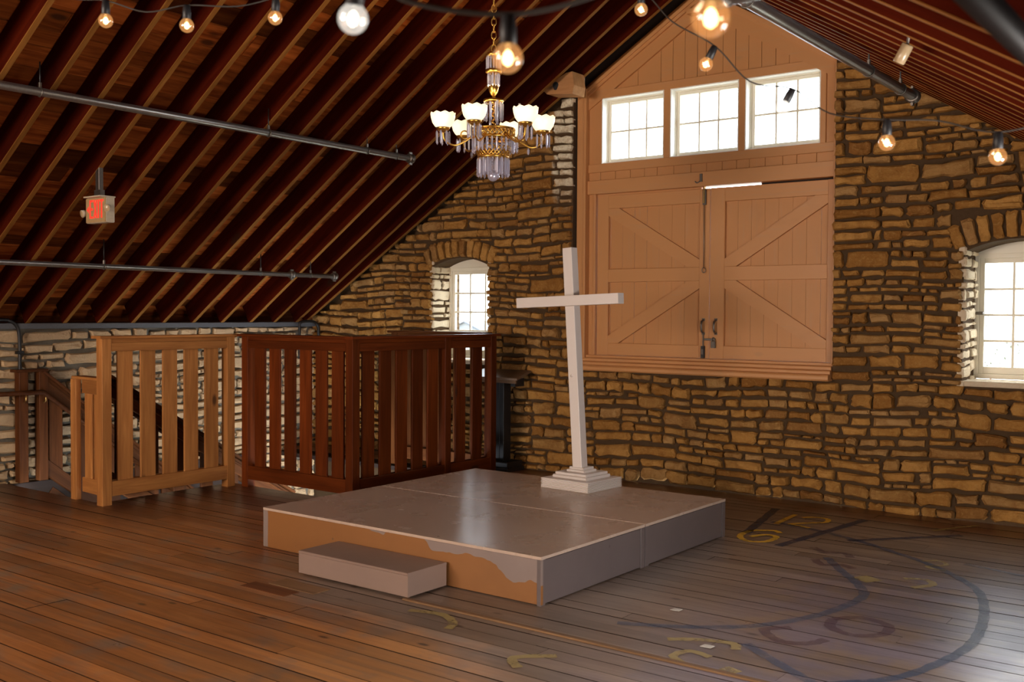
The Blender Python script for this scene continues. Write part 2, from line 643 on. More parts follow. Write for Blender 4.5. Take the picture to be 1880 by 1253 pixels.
M_YELLOW = paint_decal('old_yellow_paint', (.85, .50, .03), 1.0)
M_YELLOWF = paint_decal('faded_yellow_paint', (.46, .34, .12), .75)
M_PURPLE = paint_decal('old_purple_paint', (.09, .022, .06), .38)
M_PAPER = plain('paper_scrap', (.62, .58, .52), .8)
M_GROUND = plain('outdoor_ground', (.46, .45, .38), .9)
M_HOUSEW = plain('far_house_wall', (.16, .17, .18), .8)
M_HOUSER = plain('far_house_roof', (.05, .06, .08), .7)
M_LEAF = plain('pale_leaves', (.030, .036, .012), .6)
M_PLASTER = plain('plain_stone_wall', (.20, .14, .085), .9, bump=.5, bs=20)
M_RAKE_SHADE = plain('rake_shade_dark', (.02, .01, .006), .8)  # shade above the rake, put into the filler's colour

# ---------------------------------------------------------------- sizes of the room
XL, XR = -9.98, 0.78          # knee walls
YB, YF = 9.0, -4.0            # far gable wall (stone face), front gable wall
XC, AP, SL = -4.6, 4.8, .61   # ridge line, underside of the rafters at the ridge, slope


def under(x):
    return AP - SL * abs(x - XC)


CT = 1 / math.sqrt(1 + SL * SL)
RD = .226                     # depth of a rafter
DV = RD / CT                 # vertical thickness of a rafter

# ---------------------------------------------------------------- floor
floor = struct('floor', (0, 0, 0), 'worn wooden floorboards with old painted game lines')
HX0, HX1, HY0, HY1 = XL, -6.62, 6.44, 8.40     # stair well behind the tall railing
SX1, SY0 = -8.30, 5.10                          # stair run along the left wall
W = .13
ys = []
y = 2.2
while y < YB - .02:
    w = W * rng.uniform(.93, 1.07)
    ys.append((y, min(y + w, YB)))
    y += w


def cut(segs, a, b):
    out = []
    for s, e in segs:
        if b <= s or a >= e:
            out.append((s, e))
        else:
            if a - s > .05:
                out.append((s, a))
            if e - b > .05:
                out.append((b, e))
    return out


for y0, y1 in ys:
    segs = [(XL, XR)]
    if y1 > SY0 and y0 < HY0:
        segs = cut(segs, XL + .0, SX1)
    if y1 > HY0 and y0 < HY1:
        segs = cut(segs, HX0, HX1)
    for s, e in segs:
        x = s
        while x < e - .01:
            ln = rng.uniform(2.2, 4.6)
            x2 = e if e - (x + ln) < 1.0 else x + ln
            dz = rng.uniform(-.0015, .0015)
            box('floorboard', x + .001, x2 - .001, y0 + .0022, y1 - .0022, -.03 + dz, dz, M_FLOOR, floor, 'x', .0008)
            me = COL.objects[-1].data
            if len(me.materials) == 1:
                me.materials.append(M_JOINT)
                for pl in me.polygons:
                    if abs(pl.normal.y) > .4 or abs(pl.normal.x) > .5:
                        pl.material_index = 1
            x = x2
# the boards behind the camera and the joists below are one part
vs, fs = [], []


def add_box(vs, fs, x0, x1, y0, y1, z0, z1):
    b = len(vs)
    vs += [(x0, y0, z0), (x1, y0, z0), (x1, y1, z0), (x0, y1, z0), (x0, y0, z1), (x1, y0, z1), (x1, y1, z1), (x0, y1, z1)]
    fs += [tuple(b + i for i in f) for f in ((0, 3, 2, 1), (4, 5, 6, 7), (0, 1, 5, 4), (1, 2, 6, 5), (2, 3, 7, 6), (3, 0, 4, 7))]


y = YF
while y < 2.19:
    add_box(vs, fs, XL, XR, y + .002, min(y + W, 2.2) - .002, -.03, 0)
    y += W
link('rear_floorboards', pydata('rear_floorboards', vs, fs, M_FLOOR), M_FLOOR, None, floor, kind='stuff')
vs, fs = [], []
add_box(vs, fs, SX1, XR, YF, HY0, -.08, -.034)
add_box(vs, fs, HX1, XR, HY0, YB, -.08, -.034)
add_box(vs, fs, XL, HX1, HY1, YB, -.08, -.034)
add_box(vs, fs, XL, SX1, YF, SY0, -.08, -.034)
add_box(vs, fs, XL, HX1 + .3, SY0 - .2, YB, -2.7, -2.6)
add_box(vs, fs, HX1 - .02, HX1, HY0, HY1, -.35, -.034)
add_box(vs, fs, SX1, HX1, HY0 - .02, HY0, -.35, -.034)
link('subfloor', pydata('subfloor', vs, fs, M_DARKWOOD), M_DARKWOOD, None, floor)
# raised edge where two runs of boards meet, patches let into the floor
box('raised_edge_strip', -4.12, -.6, 4.405, 4.44, 0, .012, M_STRIP, floor, 'x', .006)
box('patch_board', -5.02, -4.62, 4.17, 4.31, 0, .004, M_STRIP, floor, 'x', .002)
box('patch_board', -5.12, -4.72, 4.03, 4.15, 0, .003, M_STRIP2, floor, 'x', .002)


def ribbon(name, pts, w, mat, closed=False, z=.0035):
    """a flat painted stroke on the floor"""
    vs, fs = [], []
    P = [V((a, b, 0)) for a, b in pts]
    for i, p in enumerate(P):
        t = (P[min(i + 1, len(P) - 1)] - P[max(i - 1, 0)]).normalized()
        n = V((-t.y, t.x, 0))
        ww = w * (1 + .12 * math.sin(i * 2.3))
        vs += [p + n * ww / 2 + V((0, 0, z)), p - n * ww / 2 + V((0, 0, z))]
    fs = [(2 * i, 2 * i + 1, 2 * i + 3, 2 * i + 2) for i in range(len(P) - 1)]
    return link(name, pydata(name, vs, fs, mat), mat, None, floor)


def spline(pts, k=6):
    out = []
    n = len(pts)
    for i in range(n - 1):
        p0, p1, p2, p3 = pts[max(i - 1, 0)], pts[i], pts[i + 1], pts[min(i + 2, n - 1)]
        for j in range(k):
            t = j / k
            out.append(tuple(.5 * (2 * b + (c - a) * t + (2 * a - 5 * b + 4 * c - d) * t * t + (3 * b - a - 3 * c + d) * t ** 3) for a, b, c, d in zip(p0, p1, p2, p3)))
    out.append(tuple(pts[-1]))
    return out


ribbon('painted_line', spline([(-3.33, 7.40), (-3.44, 7.95), (-3.55, 8.5)]), .07, M_BLUE)
ribbon('painted_line', spline([(-2.96, 7.13), (-2.87, 7.8), (-2.78, 8.5)]), .07, M_BLUE)
ribbon('painted_line', spline([(-3.35, 7.93), (-2.94, 7.84), (-2.55, 7.66), (-2.24, 7.46), (-1.97, 7.27), (-1.70, 7.0), (-1.5, 6.7), (-1.38, 6.3), (-1.31, 5.9), (-1.29, 5.55), (-1.34, 5.2), (-1.45, 4.85), (-1.7, 4.55)]), .055, M_BLUEC)
ribbon('painted_line', spline([(-2.62, 7.62), (-2.30, 8.0), (-2.0, 8.35)]), .06, M_BLUE)
ribbon('painted_line', spline([(-2.55, 7.0), (-2.36, 6.72), (-2.16, 6.45), (-2.03, 6.2), (-2.03, 5.95)]), .06, M_BLUEF)
ribbon('painted_line', spline([(-2.03, 5.95), (-2.1, 5.6), (-2.3, 5.2), (-2.6, 4.95), (-2.9, 4.8)]), .06, M_BLUEF)
ribbon('painted_line', spline([(-2.2, 4.9), (-1.95, 4.72), (-1.7, 4.55), (-1.5, 4.42)]), .06, M_BLUEF)
ribbon('painted_line', spline([(-1.0, 7.55), (-1.25, 7.3), (-1.55, 7.35), (-1.75, 7.4)]), .05, M_BLUEF)
# the digits 12 and 6, and what is left of others
ribbon('painted_digit', [(-3.291, 7.874), (-3.303, 8.103), (-3.312, 8.346)], .045, M_YELLOW)
ribbon('painted_digit', spline([(-3.22, 8.255), (-3.147, 8.331), (-3.052, 8.335), (-3.006, 8.272), (-3.005, 8.173), (-3.094, 8.074), (-3.194, 7.938), (-3.108, 7.913), (-3.015, 7.881)]), .042, M_YELLOW)
ribbon('painted_digit', spline([(-3.124, 7.561), (-3.186, 7.613), (-3.271, 7.571), (-3.338, 7.491), (-3.324, 7.277), (-3.212, 7.15), (-3.098, 7.194), (-3.075, 7.331), (-3.104, 7.429), (-3.189, 7.434), (-3.252, 7.298)]), .048, M_YELLOW)
ribbon('painted_digit', [(-2.222, 8.387), (-2.12, 8.6), (-1.99, 8.84)], .035, M_YELLOWF)
ribbon('painted_digit', spline([(-2.0, 7.3), (-1.92, 7.38), (-1.84, 7.30), (-1.93, 7.16), (-1.8, 7.12)]), .035, M_YELLOWF)
ribbon('painted_digit', [(-2.20, 6.62), (-2.08, 6.55)], .12, M_YELLOWF)
ribbon('painted_digit', spline([(-1.96, 6.75), (-1.84, 6.8), (-1.77, 6.7), (-1.85, 6.55)]), .05, M_YELLOWF)
ribbon('painted_digit', spline([(-2.55, 4.72), (-2.4, 4.82), (-2.25, 4.86), (-2.2, 4.78)]), .05, M_YELLOWF)
ribbon('painted_digit', spline([(-2.25, 4.6), (-2.37, 4.62), (-2.4, 4.5), (-2.28, 4.42)]), .045, M_YELLOWF)
ribbon('painted_digit', [(-2.13, 4.5), (-2.05, 4.47)], .07, M_YELLOWF)
ribbon('painted_digit', spline([(-2.9, 3.9), (-3.0, 4.0), (-2.85, 4.15)]), .05, M_YELLOWF)
ribbon('painted_digit', spline([(-3.95, 4.28), (-3.75, 4.33), (-3.6, 4.25), (-3.55, 4.15)]), .05, M_YELLOWF)
ribbon('painted_digit', spline([(-2.0, 5.6), (-1.88, 5.72), (-1.72, 5.66), (-1.70, 5.48), (-1.82, 5.38), (-1.96, 5.45), (-2.0, 5.6)]), .06, M_PURPLE)
ribbon('painted_digit', spline([(-2.12, 5.3), (-2.22, 5.18), (-2.08, 5.05), (-1.95, 5.1), (-1.9, 5.22)]), .06, M_PURPLE)
ribbon('painted_digit', spline([(-2.75, 7.25), (-2.62, 7.15), (-2.5, 7.2), (-2.42, 7.1)]), .06, M_PURPLE)
ribbon('painted_digit', spline([(-2.6, 6.9), (-2.5, 6.78), (-2.4, 6.85), (-2.3, 6.8)]), .06, M_PURPLE)

# ---------------------------------------------------------------- stone walls
def stone_mesh(quad, d, r, mat, low=False):
    """a rough stone from four corners in its own x-z plane, front at -y; about 48 triangles"""
    q = [V((a, b)) for a, b in quad]
    cx = sum((p for p in q), V((0, 0))) / 4
    q = [p - cx for p in q]
    out = []
    hh = min((q[1] - q[0]).length, (q[2] - q[1]).length)
    for i in range(4):
        p, nx, pv = q[i], q[(i + 1) % 4], q[i - 1]
        la, lb = (pv - p).length, (nx - p).length
        m = min(la, lb)
        if r.random() < .6:
            out.append(p + (pv - p) / la * m * r.uniform(.08, .34))
            out.append(p + (nx - p) / lb * m * r.uniform(.08, .40))
        else:
            out.append(p + (-p) * r.uniform(0, .10))
        ts = (.36, .66) if lb > .19 else ((.5,) if lb > .08 else ())
        nrm = V((-(nx - p).y, (nx - p).x)).normalized()
        for tt in ts:
            out.append(p + (nx - p) * (tt + r.uniform(-.1, .1)) + nrm * r.uniform(-.06, .17) * min(hh, .10))
    n = len(out)
    k = min(.30, .012 / max(.03, min(la, lb)) + .12)
    vs, fs = [], []
    for p in out:
        vs.append((p.x, .03, p.y))
    for p in out:
        vs.append((p.x, -d * r.uniform(.45, .8), p.y))
    for p in out:
        s = 1 - k * r.uniform(.7, 1.3)
        vs.append((p.x * (1 - k * .5), -d * r.uniform(.85, 1.15), p.y * s))
    for i in range(n):
        j = (i + 1) % n
        fs.append((i, j, j + n, i + n))
        fs.append((i + n, j + n, j + 2 * n, i + 2 * n))
    fs.append(tuple(range(2 * n, 3 * n)))
    return cx, vs, fs


def rows_of_stones(u0, u1, v0, v1, r, hmin, hmax, allowed, jit=.012):
    """uncoursed rubble: quads (four corners in u,v) filling the allowed u-intervals of each course"""
    quads = []
    v = v0
    ph = [r.uniform(0, 6.28) for _ in range(3)]

    def wob(u, v):
        return .016 * math.sin(u * 1.7 + v * 3.1 + ph[0]) + .012 * math.sin(u * 4.3 + v * 2.0 + ph[1])

    def split(u, v, w, h, out):
        if h > hmax or (h > hmin * 1.9 and r.random() < .62):
            f = r.uniform(.30, .70)
            f = min(max(f, hmin * .62 / h), 1 - hmin * .62 / h)
            split(u, v, w, h * f, out)
            split(u, v + h * f, w, h * (1 - f), out)
        elif w > h * r.uniform(2.3, 5.2) or w > .55:
            f = r.uniform(.32, .68)
            split(u, v, w * f, h, out)
            split(u + w * f, v, w * (1 - f), h, out)
        else:
            out.append((u, v, w, h))

    cells = []
    while v < v1:
        h = r.uniform(.15, .31)
        u = u0 - r.uniform(0, .4)
        while u < u1:
            w = r.uniform(.34, 1.0)
            split(u, v, w, h, cells)
            u += w
        v += h
    for u, v, w, h in cells:
        g = r.uniform(.014, .034) * min(1.0, .55 + h * 4)
        gx = r.uniform(.010, .036)
        s, t = v + g * r.uniform(.3, .7), v + h - g * r.uniform(.3, .7)
        for a, b in allowed(s, t):
            sa, sb = max(u, a) + gx * .5, min(u + w, b) - gx * .5
            if b - (u + w) < .06 and u < b:
                sb = b - .004
            if u - a < .06 and u + w > a:
                sa = a + .004
            if sb - sa < .045:
                continue
            hh = t - s
            jz = lambda: r.uniform(-.10, .10) * hh
            jx = lambda: r.uniform(-.012, .012)
            quads.append([(sa + jx(), s + wob(sa, s) + jz()), (sb + jx(), s + wob(sb, s) + jz()), (sb + jx(), t + wob(sb, t) + jz()), (sa + jx(), t + wob(sa, t) + jz())])
    return quads


def lay_stones(quads, to_world, parent, mat, r, depth, rank, limit, stuffname):
    """the stones that show largest become parts, the rest one part"""
    items = []
    for q in quads:
        ar = abs((q[2][0] - q[0][0]) * (q[2][1] - q[0][1]))
        cu = sum(p[0] for p in q) / 4
        cv = sum(p[1] for p in q) / 4
        items.append((rank(cu, cv) * ar, q))
    items.sort(key=lambda t: -t[0])
    SV, SF = [], []
    for i, (sc, q) in enumerate(items):
        c, vs, fs = stone_mesh(q, depth * r.uniform(.55, 1.25), r, mat)
        M = to_world(c.x, c.y)
        if i < limit and sc > 0:
            link('stone', pydata('stone', vs, fs, mat), mat, M, parent)
        else:
            b = len(SV)
            SV += [M @ V(v) for v in vs]
            SF += [tuple(k + b for k in f) for f in fs]
    if SF:
        link(stuffname, pydata(stuffname, SV, SF, mat), mat, None, parent, kind='stuff')


wall_back = struct('wall_back', (0, YB, 0), 'far gable wall of rough tan limestone in dark mortar')
wall_left = struct('wall_left', (XL, 0, 0), 'low pale limestone wall under the left roof slope')
OP_W = dict(A=(-7.97, -7.14), B=(-2.18, -1.35))   # arched windows
SILL, SPRING, RISE = 1.10, 2.205, .095
DX0, DX1, DZ0 = -6.03, -3.262, 1.10               # big opening
TH = .36
# mortar bed with the openings
vs, fs = [], []


def quad(a, b, c, d):
    i = len(vs)
    vs.extend([a, b, c, d])
    fs.append((i, i + 1, i + 2, i + 3))


def wall_rect(x0, x1, z0, z1a, z1b=None, yf=YB + .02):
    z1b = z1a if z1b is None else z1b
    quad((x0, yf, z0), (x1, yf, z0), (x1, yf, z1b), (x0, yf, z1a))
    quad((x1, YB + .5, z0), (x0, YB + .5, z0), (x0, YB + .5, z1a), (x1, YB + .5, z1b))


def topz(x):
    return under(x) + DV + .05


def arch_pts(x0, x1, n=10):
    out = []
    for i in range(n + 1):
        t = i / n
        out.append((x0 + (x1 - x0) * t, SPRING + RISE * (1 - (2 * t - 1) ** 2)))
    return out


for x0, x1 in ((XL, OP_W['A'][0]), (OP_W['A'][1], DX0), (DX1, OP_W['B'][0]), (OP_W['B'][1], XR)):
    wall_rect(x0, x1, -2.6 if x0 < -7 else -.05, topz(x0), topz(x1))
wall_rect(DX0, DX1, -.05, DZ0)
for k in 'AB':
    x0, x1 = OP_W[k]
    wall_rect(x0, x1, -2.6 if k == 'A' else -.05, SILL)
    ap = arch_pts(x0, x1)
    for (xa, za), (xb, zb) in zip(ap[:-1], ap[1:]):
        quad((xa, YB + .02, za), (xb, YB + .02, zb), (xb, YB + .02, topz(xb)), (xa, YB + .02, topz(xa)))
        quad((xb, YB + .02, zb), (xa, YB + .02, za), (xa, YB + .5, za), (xb, YB + .5, zb))
        quad((xb, YB + .5, zb), (xa, YB + .5, za), (xa, YB + .5, topz(xa)), (xb, YB + .5, topz(xb)))
    quad((x0, YB + .02, SILL), (x0, YB + .02, SPRING), (x0, YB + .5, SPRING), (x0, YB + .5, SILL))
    quad((x1, YB + .02, SPRING), (x1, YB + .02, SILL), (x1, YB + .5, SILL), (x1, YB + .5, SPRING))
    quad((x0, YB + .02, SILL), (x0, YB + .5, SILL), (x1, YB + .5, SILL), (x1, YB + .02, SILL))
quad((DX0, YB + .02, DZ0), (DX0, YB + .02, topz(DX0)), (DX0, YB + .5, topz(DX0)), (DX0, YB + .5, DZ0))
quad((DX1, YB + .02, topz(DX1)), (DX1, YB + .02, DZ0), (DX1, YB + .5, DZ0), (DX1, YB + .5, topz(DX1)))
quad((DX0, YB + .02, DZ0), (DX0, YB + .5, DZ0), (DX1, YB + .5, DZ0), (DX1, YB + .02, DZ0))
link('mortar_bed', pydata('mortar_bed', vs, fs, M_MORTAR), M_MORTAR, None, wall_back)

VH = .21  # height of the arch stones


def allowed_back(z0, z1):
    zc = (z0 + z1) / 2
    half = (AP + .06 - zc) / SL
    a, b = max(XL, XC - half), min(XR, XC + half)
    segs = [(a, b)]
    if z1 > DZ0 + .01:
        segs = cut(segs, DX0, DX1)
    for k in 'AB':
        x0, x1 = OP_W[k]
        if z1 > SILL and z0 < SPRING:
            segs = cut(segs, x0, x1)
        elif z1 > SPRING - .02 and z0 < SPRING + RISE + VH - .03:
            segs = cut(segs, x0 - .09, x1 + .09)
    return segs


r1 = random.Random(11)
quads = rows_of_stones(XL, XR, 0.0, AP, r1, .070, .165, allowed_back)
camp = V((0, 0, 1.68))


def rank_back(u, v):
    p = V((u, YB, v)) - camp
    sx = 940 + 1903 * p.dot(R) / p.dot(F)
    sy = 626 - 1903 * p.dot(U) / p.dot(F)
    if not (-30 < sx < 1910 and -30 < sy < 1280):
        return 0
    if u < -6.9 and v < 1.4:
        return .05
    if -6.2 < u < -3.3 and v < .3:
        return .3
    return 60 / p.length_squared


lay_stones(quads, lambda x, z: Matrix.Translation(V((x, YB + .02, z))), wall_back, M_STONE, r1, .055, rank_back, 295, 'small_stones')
# arch stones over the two windows
for k in 'AB':
    x0, x1 = OP_W[k]
    xm = (x0 + x1) / 2
    n = 10
    Rr = 1.25
    for i in range(n):
        ta, tb = -1.02 + 2.04 * i / n, -1.02 + 2.04 * (i + 1) / n
        def pt(t, rad):
            half = (x1 - x0) / 2 + .06
            x = xm + half * t
            z = SPRING + RISE * (1 - t * t) + .012
            lean = math.atan2(half * t, Rr)
            return (x + math.sin(lean) * rad, z + math.cos(lean) * rad)
        g = .012
        hh = VH * r1.uniform(.86, 1.04)
        q = [pt(ta + g * 1.6, 0), pt(tb - g * 1.6, 0), pt(tb - g * 1.4, hh), pt(ta + g * 1.4, hh)]
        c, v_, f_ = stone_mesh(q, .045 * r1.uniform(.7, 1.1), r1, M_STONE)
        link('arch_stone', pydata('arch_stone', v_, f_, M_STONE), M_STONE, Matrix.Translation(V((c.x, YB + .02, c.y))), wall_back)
# paler stones in the window reveals
Rz = Matrix.Rotation(PI / 2, 4, 'Z')
for k in 'AB':
    x0 = OP_W[k][0]
    qs = rows_of_stones(0, .42, SILL, SPRING + .02, r1, .07, .13, lambda a, b: [(0.0, .42)])
    lay_stones(qs, lambda u, z, x0=x0: Matrix.Translation(V((x0 - .005, YB + u, z))) @ Rz, wall_back, M_STONE_J, r1, .028, lambda u, v: 1.0, 60, 'reveal_chips')
    x1 = OP_W[k][1]
    qs = rows_of_stones(0, .42, SILL, SPRING + .02, r1, .07, .13, lambda a, b: [(0.0, .42)])
    lay_stones(qs, lambda u, z, x1=x1: Matrix.Translation(V((x1 + .005, YB + .42 - u, z))) @ Matrix.Rotation(-PI / 2, 4, 'Z'), wall_back, M_STONE_J, r1, .02, lambda u, v: 0.0, 0, 'right_reveal_stones')
# left knee wall: bed, stones and the timber plate on top
ZK = 1.50
vs, fs = [], []
add_box(vs, fs, XL - .45, XL - .02, YF, YB + .5, -2.6, ZK)
link('mortar_bed', pydata('mortar_bed', vs, fs, M_MORTAR_L), M_MORTAR_L, None, wall_left)
r2 = random.Random(5)


def rank_left(u, v):
    p = V((XL, u, v)) - camp
    sx = 940 + 1903 * p.dot(R) / p.dot(F)
    return 0 if sx < -20 or v < -.3 or u > YB else 1.0


qs = rows_of_stones(YF, YB, -1.4, ZK - .02, r2, .07, .18, lambda a, b: [(2.0, YB)] if a < ZK - .05 else [], .018)
qs = [[(u, min(v, ZK - .010)) for u, v in q] for q in qs]
lay_stones(qs, lambda u, z: Matrix.Translation(V((XL - .02, u, z))) @ Rz, wall_left, M_STONE_L, r2, .06, rank_left, 295, 'small_stones')
box('wall_plate', XL - .45, XL + .06, YF, YB, ZK - .005, ZK + .05, M_PLATE, wall_left, 'y')

# walls the photograph does not show: right knee wall and front gable, with the window openings that let the daylight in
wall_right = struct('wall_right', (XR, 0, 0), 'right knee wall')
vs, fs = [], []
add_box(vs, fs, XR, XR + .3, YF, 2.8, -.05, 1.75)
add_box(vs, fs, XR, XR + .3, 4.0, YB + .5, -.05, 1.75)
add_box(vs, fs, XR, XR + .3, 2.8, 4.0, -.05, .5)
add_box(vs, fs, XR, XR + .3, 2.8, 4.0, 1.4, 1.75)
link('stone_face', pydata('stone_face', vs, fs, M_PLASTER), M_PLASTER, None, wall_right)
wall_front = struct('wall_front', (0, YF, 0), 'front gable wall behind the viewer')
vs, fs = [], []


def gable_slab(x0, x1, z0):
    b = len(vs)
    vs.extend([(x0, YF, z0), (x1, YF, z0), (x1, YF, topz(x1)), (x0, YF, topz(x0)), (x0, YF - .3, z0), (x1, YF - .3, z0), (x1, YF - .3, topz(x1)), (x0, YF - .3, topz(x0))])
    fs.extend([tuple(b + i for i in f) for f in ((0, 3, 2, 1), (4, 5, 6, 7), (0, 1, 5, 4), (1, 2, 6, 5), (2, 3, 7, 6), (3, 0, 4, 7))])


gable_slab(XL - .4, -6.75, -.05)
gable_slab(-3.65, XR + .3, -.05)
add_box(vs, fs, -6.75, -3.65, YF - .3, YF, -.05, 1.2)
gable_slab(-6.75, XC, 3.0)
gable_slab(XC, -3.65, 3.0)
link('stone_face', pydata('stone_face', vs, fs, M_PLASTER), M_PLASTER, None, wall_front)

# ---------------------------------------------------------------- roof: sheathing boards and rafters
roof = struct('ceiling', (XC, 0, AP), 'open red-brown timber roof of rafters under board sheathing')
RY = [(-.3, -.3), (.07, .1), (.45, .48), (.83, .87), (1.2, 1.25), (1.58, 1.66), (1.96, 2.06), (2.34, 2.46), (2.74, 2.86), (3.14, 3.24), (3.585, 3.63), (3.92, 4.07), (4.27, 4.46), (4.61, 4.88), (5.03, 5.275), (5.40, 5.66), (5.80, 6.036), (6.19, 6.43), (6.56, 6.81), (6.95, 7.194), (7.314, 7.589), (7.712, 8.0), (8.088, 8.36), (8.474, 8.71), (8.87, 8.86)]
RT = .045
NL = V((SL, 0, 1)) * CT      # up-normal of the right slope
for yt, yb in RY:
    xb = XL + .04
    p0 = V((xb, yb, under(xb))) + V((-SL, 0, 1)) * CT * (RD / 2)
    p1 = V((XC, yt, AP)) + V((-SL, 0, 1)) * CT * (RD / 2)
    off = V((0, -RT / 2, 0))
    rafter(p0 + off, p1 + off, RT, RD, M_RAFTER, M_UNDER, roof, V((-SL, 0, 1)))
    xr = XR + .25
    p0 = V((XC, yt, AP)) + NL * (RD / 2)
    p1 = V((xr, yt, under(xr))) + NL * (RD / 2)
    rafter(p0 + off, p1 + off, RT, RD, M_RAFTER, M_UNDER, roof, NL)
y = YF
while y < -.5:
    p0 = V((XL, y, under(XL))) + V((-SL, 0, 1)) * CT * (RD / 2)
    rafter(p0, V((XC, y, AP)) + V((-SL, 0, 1)) * CT * (RD / 2), RT, RD, M_RAFTER, M_UNDER, roof, V((-SL, 0, 1)))
    rafter(V((XC, y, AP)) + NL * (RD / 2), V((xr, y, under(xr))) + NL * (RD / 2), RT, RD, M_RAFTER, M_UNDER, roof, NL)
    y += .8
r3 = random.Random(3)
for side in (-1, 1):
    n = V((side * SL, 0, 1)) * CT
    d = V((side, 0, -SL)) * CT
    tot = (abs((XL if side < 0 else XR) - XC) + .45) / CT
    s = -.05
    while s < tot:
        w = r3.uniform(.14, .24)
        c = V((XC, 0, AP)) + d * (s + w / 2) + n * (RD + .0105 + r3.uniform(0, .004))
        y = YF - .2
        k = 0
        while y < YB + .45:
            ln = r3.uniform(2.4, 4.8)
            e = y + ln if YB + .6 - (y + ln) > 1 else YB + .6
            beam('sheathing_board', c + V((0, y, 0)), c + V((0, e - .004, 0)), w - r3.uniform(.003, .016), .02, M_SHEATH, roof, n, .002)
            y = e
        s += w
# roofing felt over the boards, so that no daylight comes through the joints
vs, fs = [], []
zo = DV + .07
add = [(XL - .6, YF - .3), (XC, YF - .3), (XC, YB + .7), (XL - .6, YB + .7)]
vs = [(x, yy, under(x) + zo) for x, yy in add] + [(x, yy, under(x) + zo) for x, yy in ((XC, YF - .3), (XR + .6, YF - .3), (XR + .6, YB + .7), (XC, YB + .7))]
vs += [(x, yy, z + .02) for x, yy, z in vs]
fs = [(0, 3, 2, 1), (4, 7, 6, 5), (8, 9, 10, 11), (12, 13, 14, 15)]
link('roofing_felt', pydata('roofing_felt', vs, fs, M_DARKWOOD), M_DARKWOOD, None, roof)
beam('ridge_board', (XC, YF, AP + .06), (XC, YB + .4, AP + .06), .04, .25, M_RAFTER, roof)

# ---------------------------------------------------------------- white gable panel with its three windows and the loft doors
YP = 9.12
panel = struct('trim_1', (XC, YP, 3.0), 'cream painted board panel filling the gable above the loft doors')
WIN = [(-5.74, -5.02), (-4.95, -4.225), (-4.16, -3.435)]
WZ0, WZ1 = 3.222, 3.892
PX0, PX1 = -5.90, -3.285
# casings left and right, in two steps on the left
box('casing', -6.015, -5.925, YP - .055, YP + .12, 1.17, 3.985, M_WHITE2, panel, 'z')
box('casing', -5.925, -5.895, YP - .075, YP + .12, 1.17, 4.0, M_WHITE2, panel, 'z')
box('casing', -3.295, -3.24, YP - .055, YP + .12, 1.17, 3.98, M_WHITE2, panel, 'z')
box('inner_casing', -5.895, -5.83, YP + .0, YP + .10, 1.25, 2.93, M_WHITE, panel, 'z')
box('stop_bead', -5.83, -5.805, YP - .02, YP + .10, 1.25, 2.93, M_WHITE2, panel, 'z')
# header beam over the doors
box('header_beam', -5.905, -3.285, YP - .035, YP + .12, 2.912, 3.052, M_WHITE2, panel, 'x')
box('head_stop', -5.905, -4.62, YP + .02, YP + .12, 2.885, 2.914, M_WHITE, panel, 'x')
box('head_stop', -4.02, -3.285, YP + .06, YP + .12, 2.885, 2.914, M_DARKWOOD, panel, 'x')
# band of short boards
x = PX0
rb = random.Random(21)
while x < PX1 - .02:
    w = rb.uniform(.13, .20)
    e = PX1 if PX1 - (x + w) < .08 else x + w
    box('band_board', x + .0015, e - .0015, YP, YP + .03, 3.05, 3.14, M_WHITE, panel, 'z', .003)
    x = e
# rails and mullions round the windows
box('window_rail', PX0, PX1, YP - .022, YP + .10, 3.137, WZ0, M_WHITE2, panel, 'x')
box('window_rail', PX0, PX1, YP - .022, YP + .10, WZ1, 3.972, M_WHITE2, panel, 'x')
for a, b in ((WIN[0][1], WIN[1][0]), (WIN[1][1], WIN[2][0])):
    box('mullion', a, b, YP - .018, YP + .10, WZ0, WZ1, M_WHITE2, panel, 'z')
box('side_board', PX0, WIN[0][0], YP - .004, YP + .10, WZ0, WZ1, M_WHITE, panel, 'z')
box('side_board', WIN[2][1], WIN[2][1] + .05, YP - .018, YP + .10, WZ0, WZ1, M_WHITE2, panel, 'z')
box('side_board', WIN[2][1] + .052, PX1, YP - .004, YP + .10, WZ0, WZ1, M_WHITE, panel, 'z')
# gable boards up to the raking boards
PZ = lambda x: 4.79 - .606 * abs(x - XC)      # outer edge of the rake
edges = [-5.93, -5.75, -5.589, -5.327, -5.067, -4.934, -4.803, -4.668, -4.576, -4.40, -4.271, -4.139, -4.009, -3.871, -3.74, -3.56, -3.27]
for a, b in zip(edges[:-1], edges[1:]):
    a2, b2 = a + .0022, b - .0022
    pts = [(a2, 3.965), (b2, 3.965), (b2, PZ(b2) - .02)]
    if a2 < XC < b2:
        pts.append((XC, PZ(XC) - .02))
    pts.append((a2, PZ(a2) - .02))
    prism_xz('gable_board', pts, YP + .003 + rb.uniform(0, .003), YP + .03, M_WHITE, panel)
cr = 1 / math.sqrt(1 + .606 ** 2)


def rake(name, o0, o1, y0, y1, mat):
    for s in (-1, 1):
        xo = -6.0 if s < 0 else -3.25
        a, b = o0 / cr, o1 / cr
        xa = xo
        pts = [(xa, PZ(xa) - b), (XC, PZ(XC) - b), (XC, PZ(XC) - a), (xa, PZ(xa) - a)]
        if s > 0:
            pts = [(XC, PZ(XC) - b), (xa, PZ(xa) - b), (xa, PZ(xa) - a), (XC, PZ(XC) - a)]
        prism_xz(name, pts, y0, y1, mat, panel)


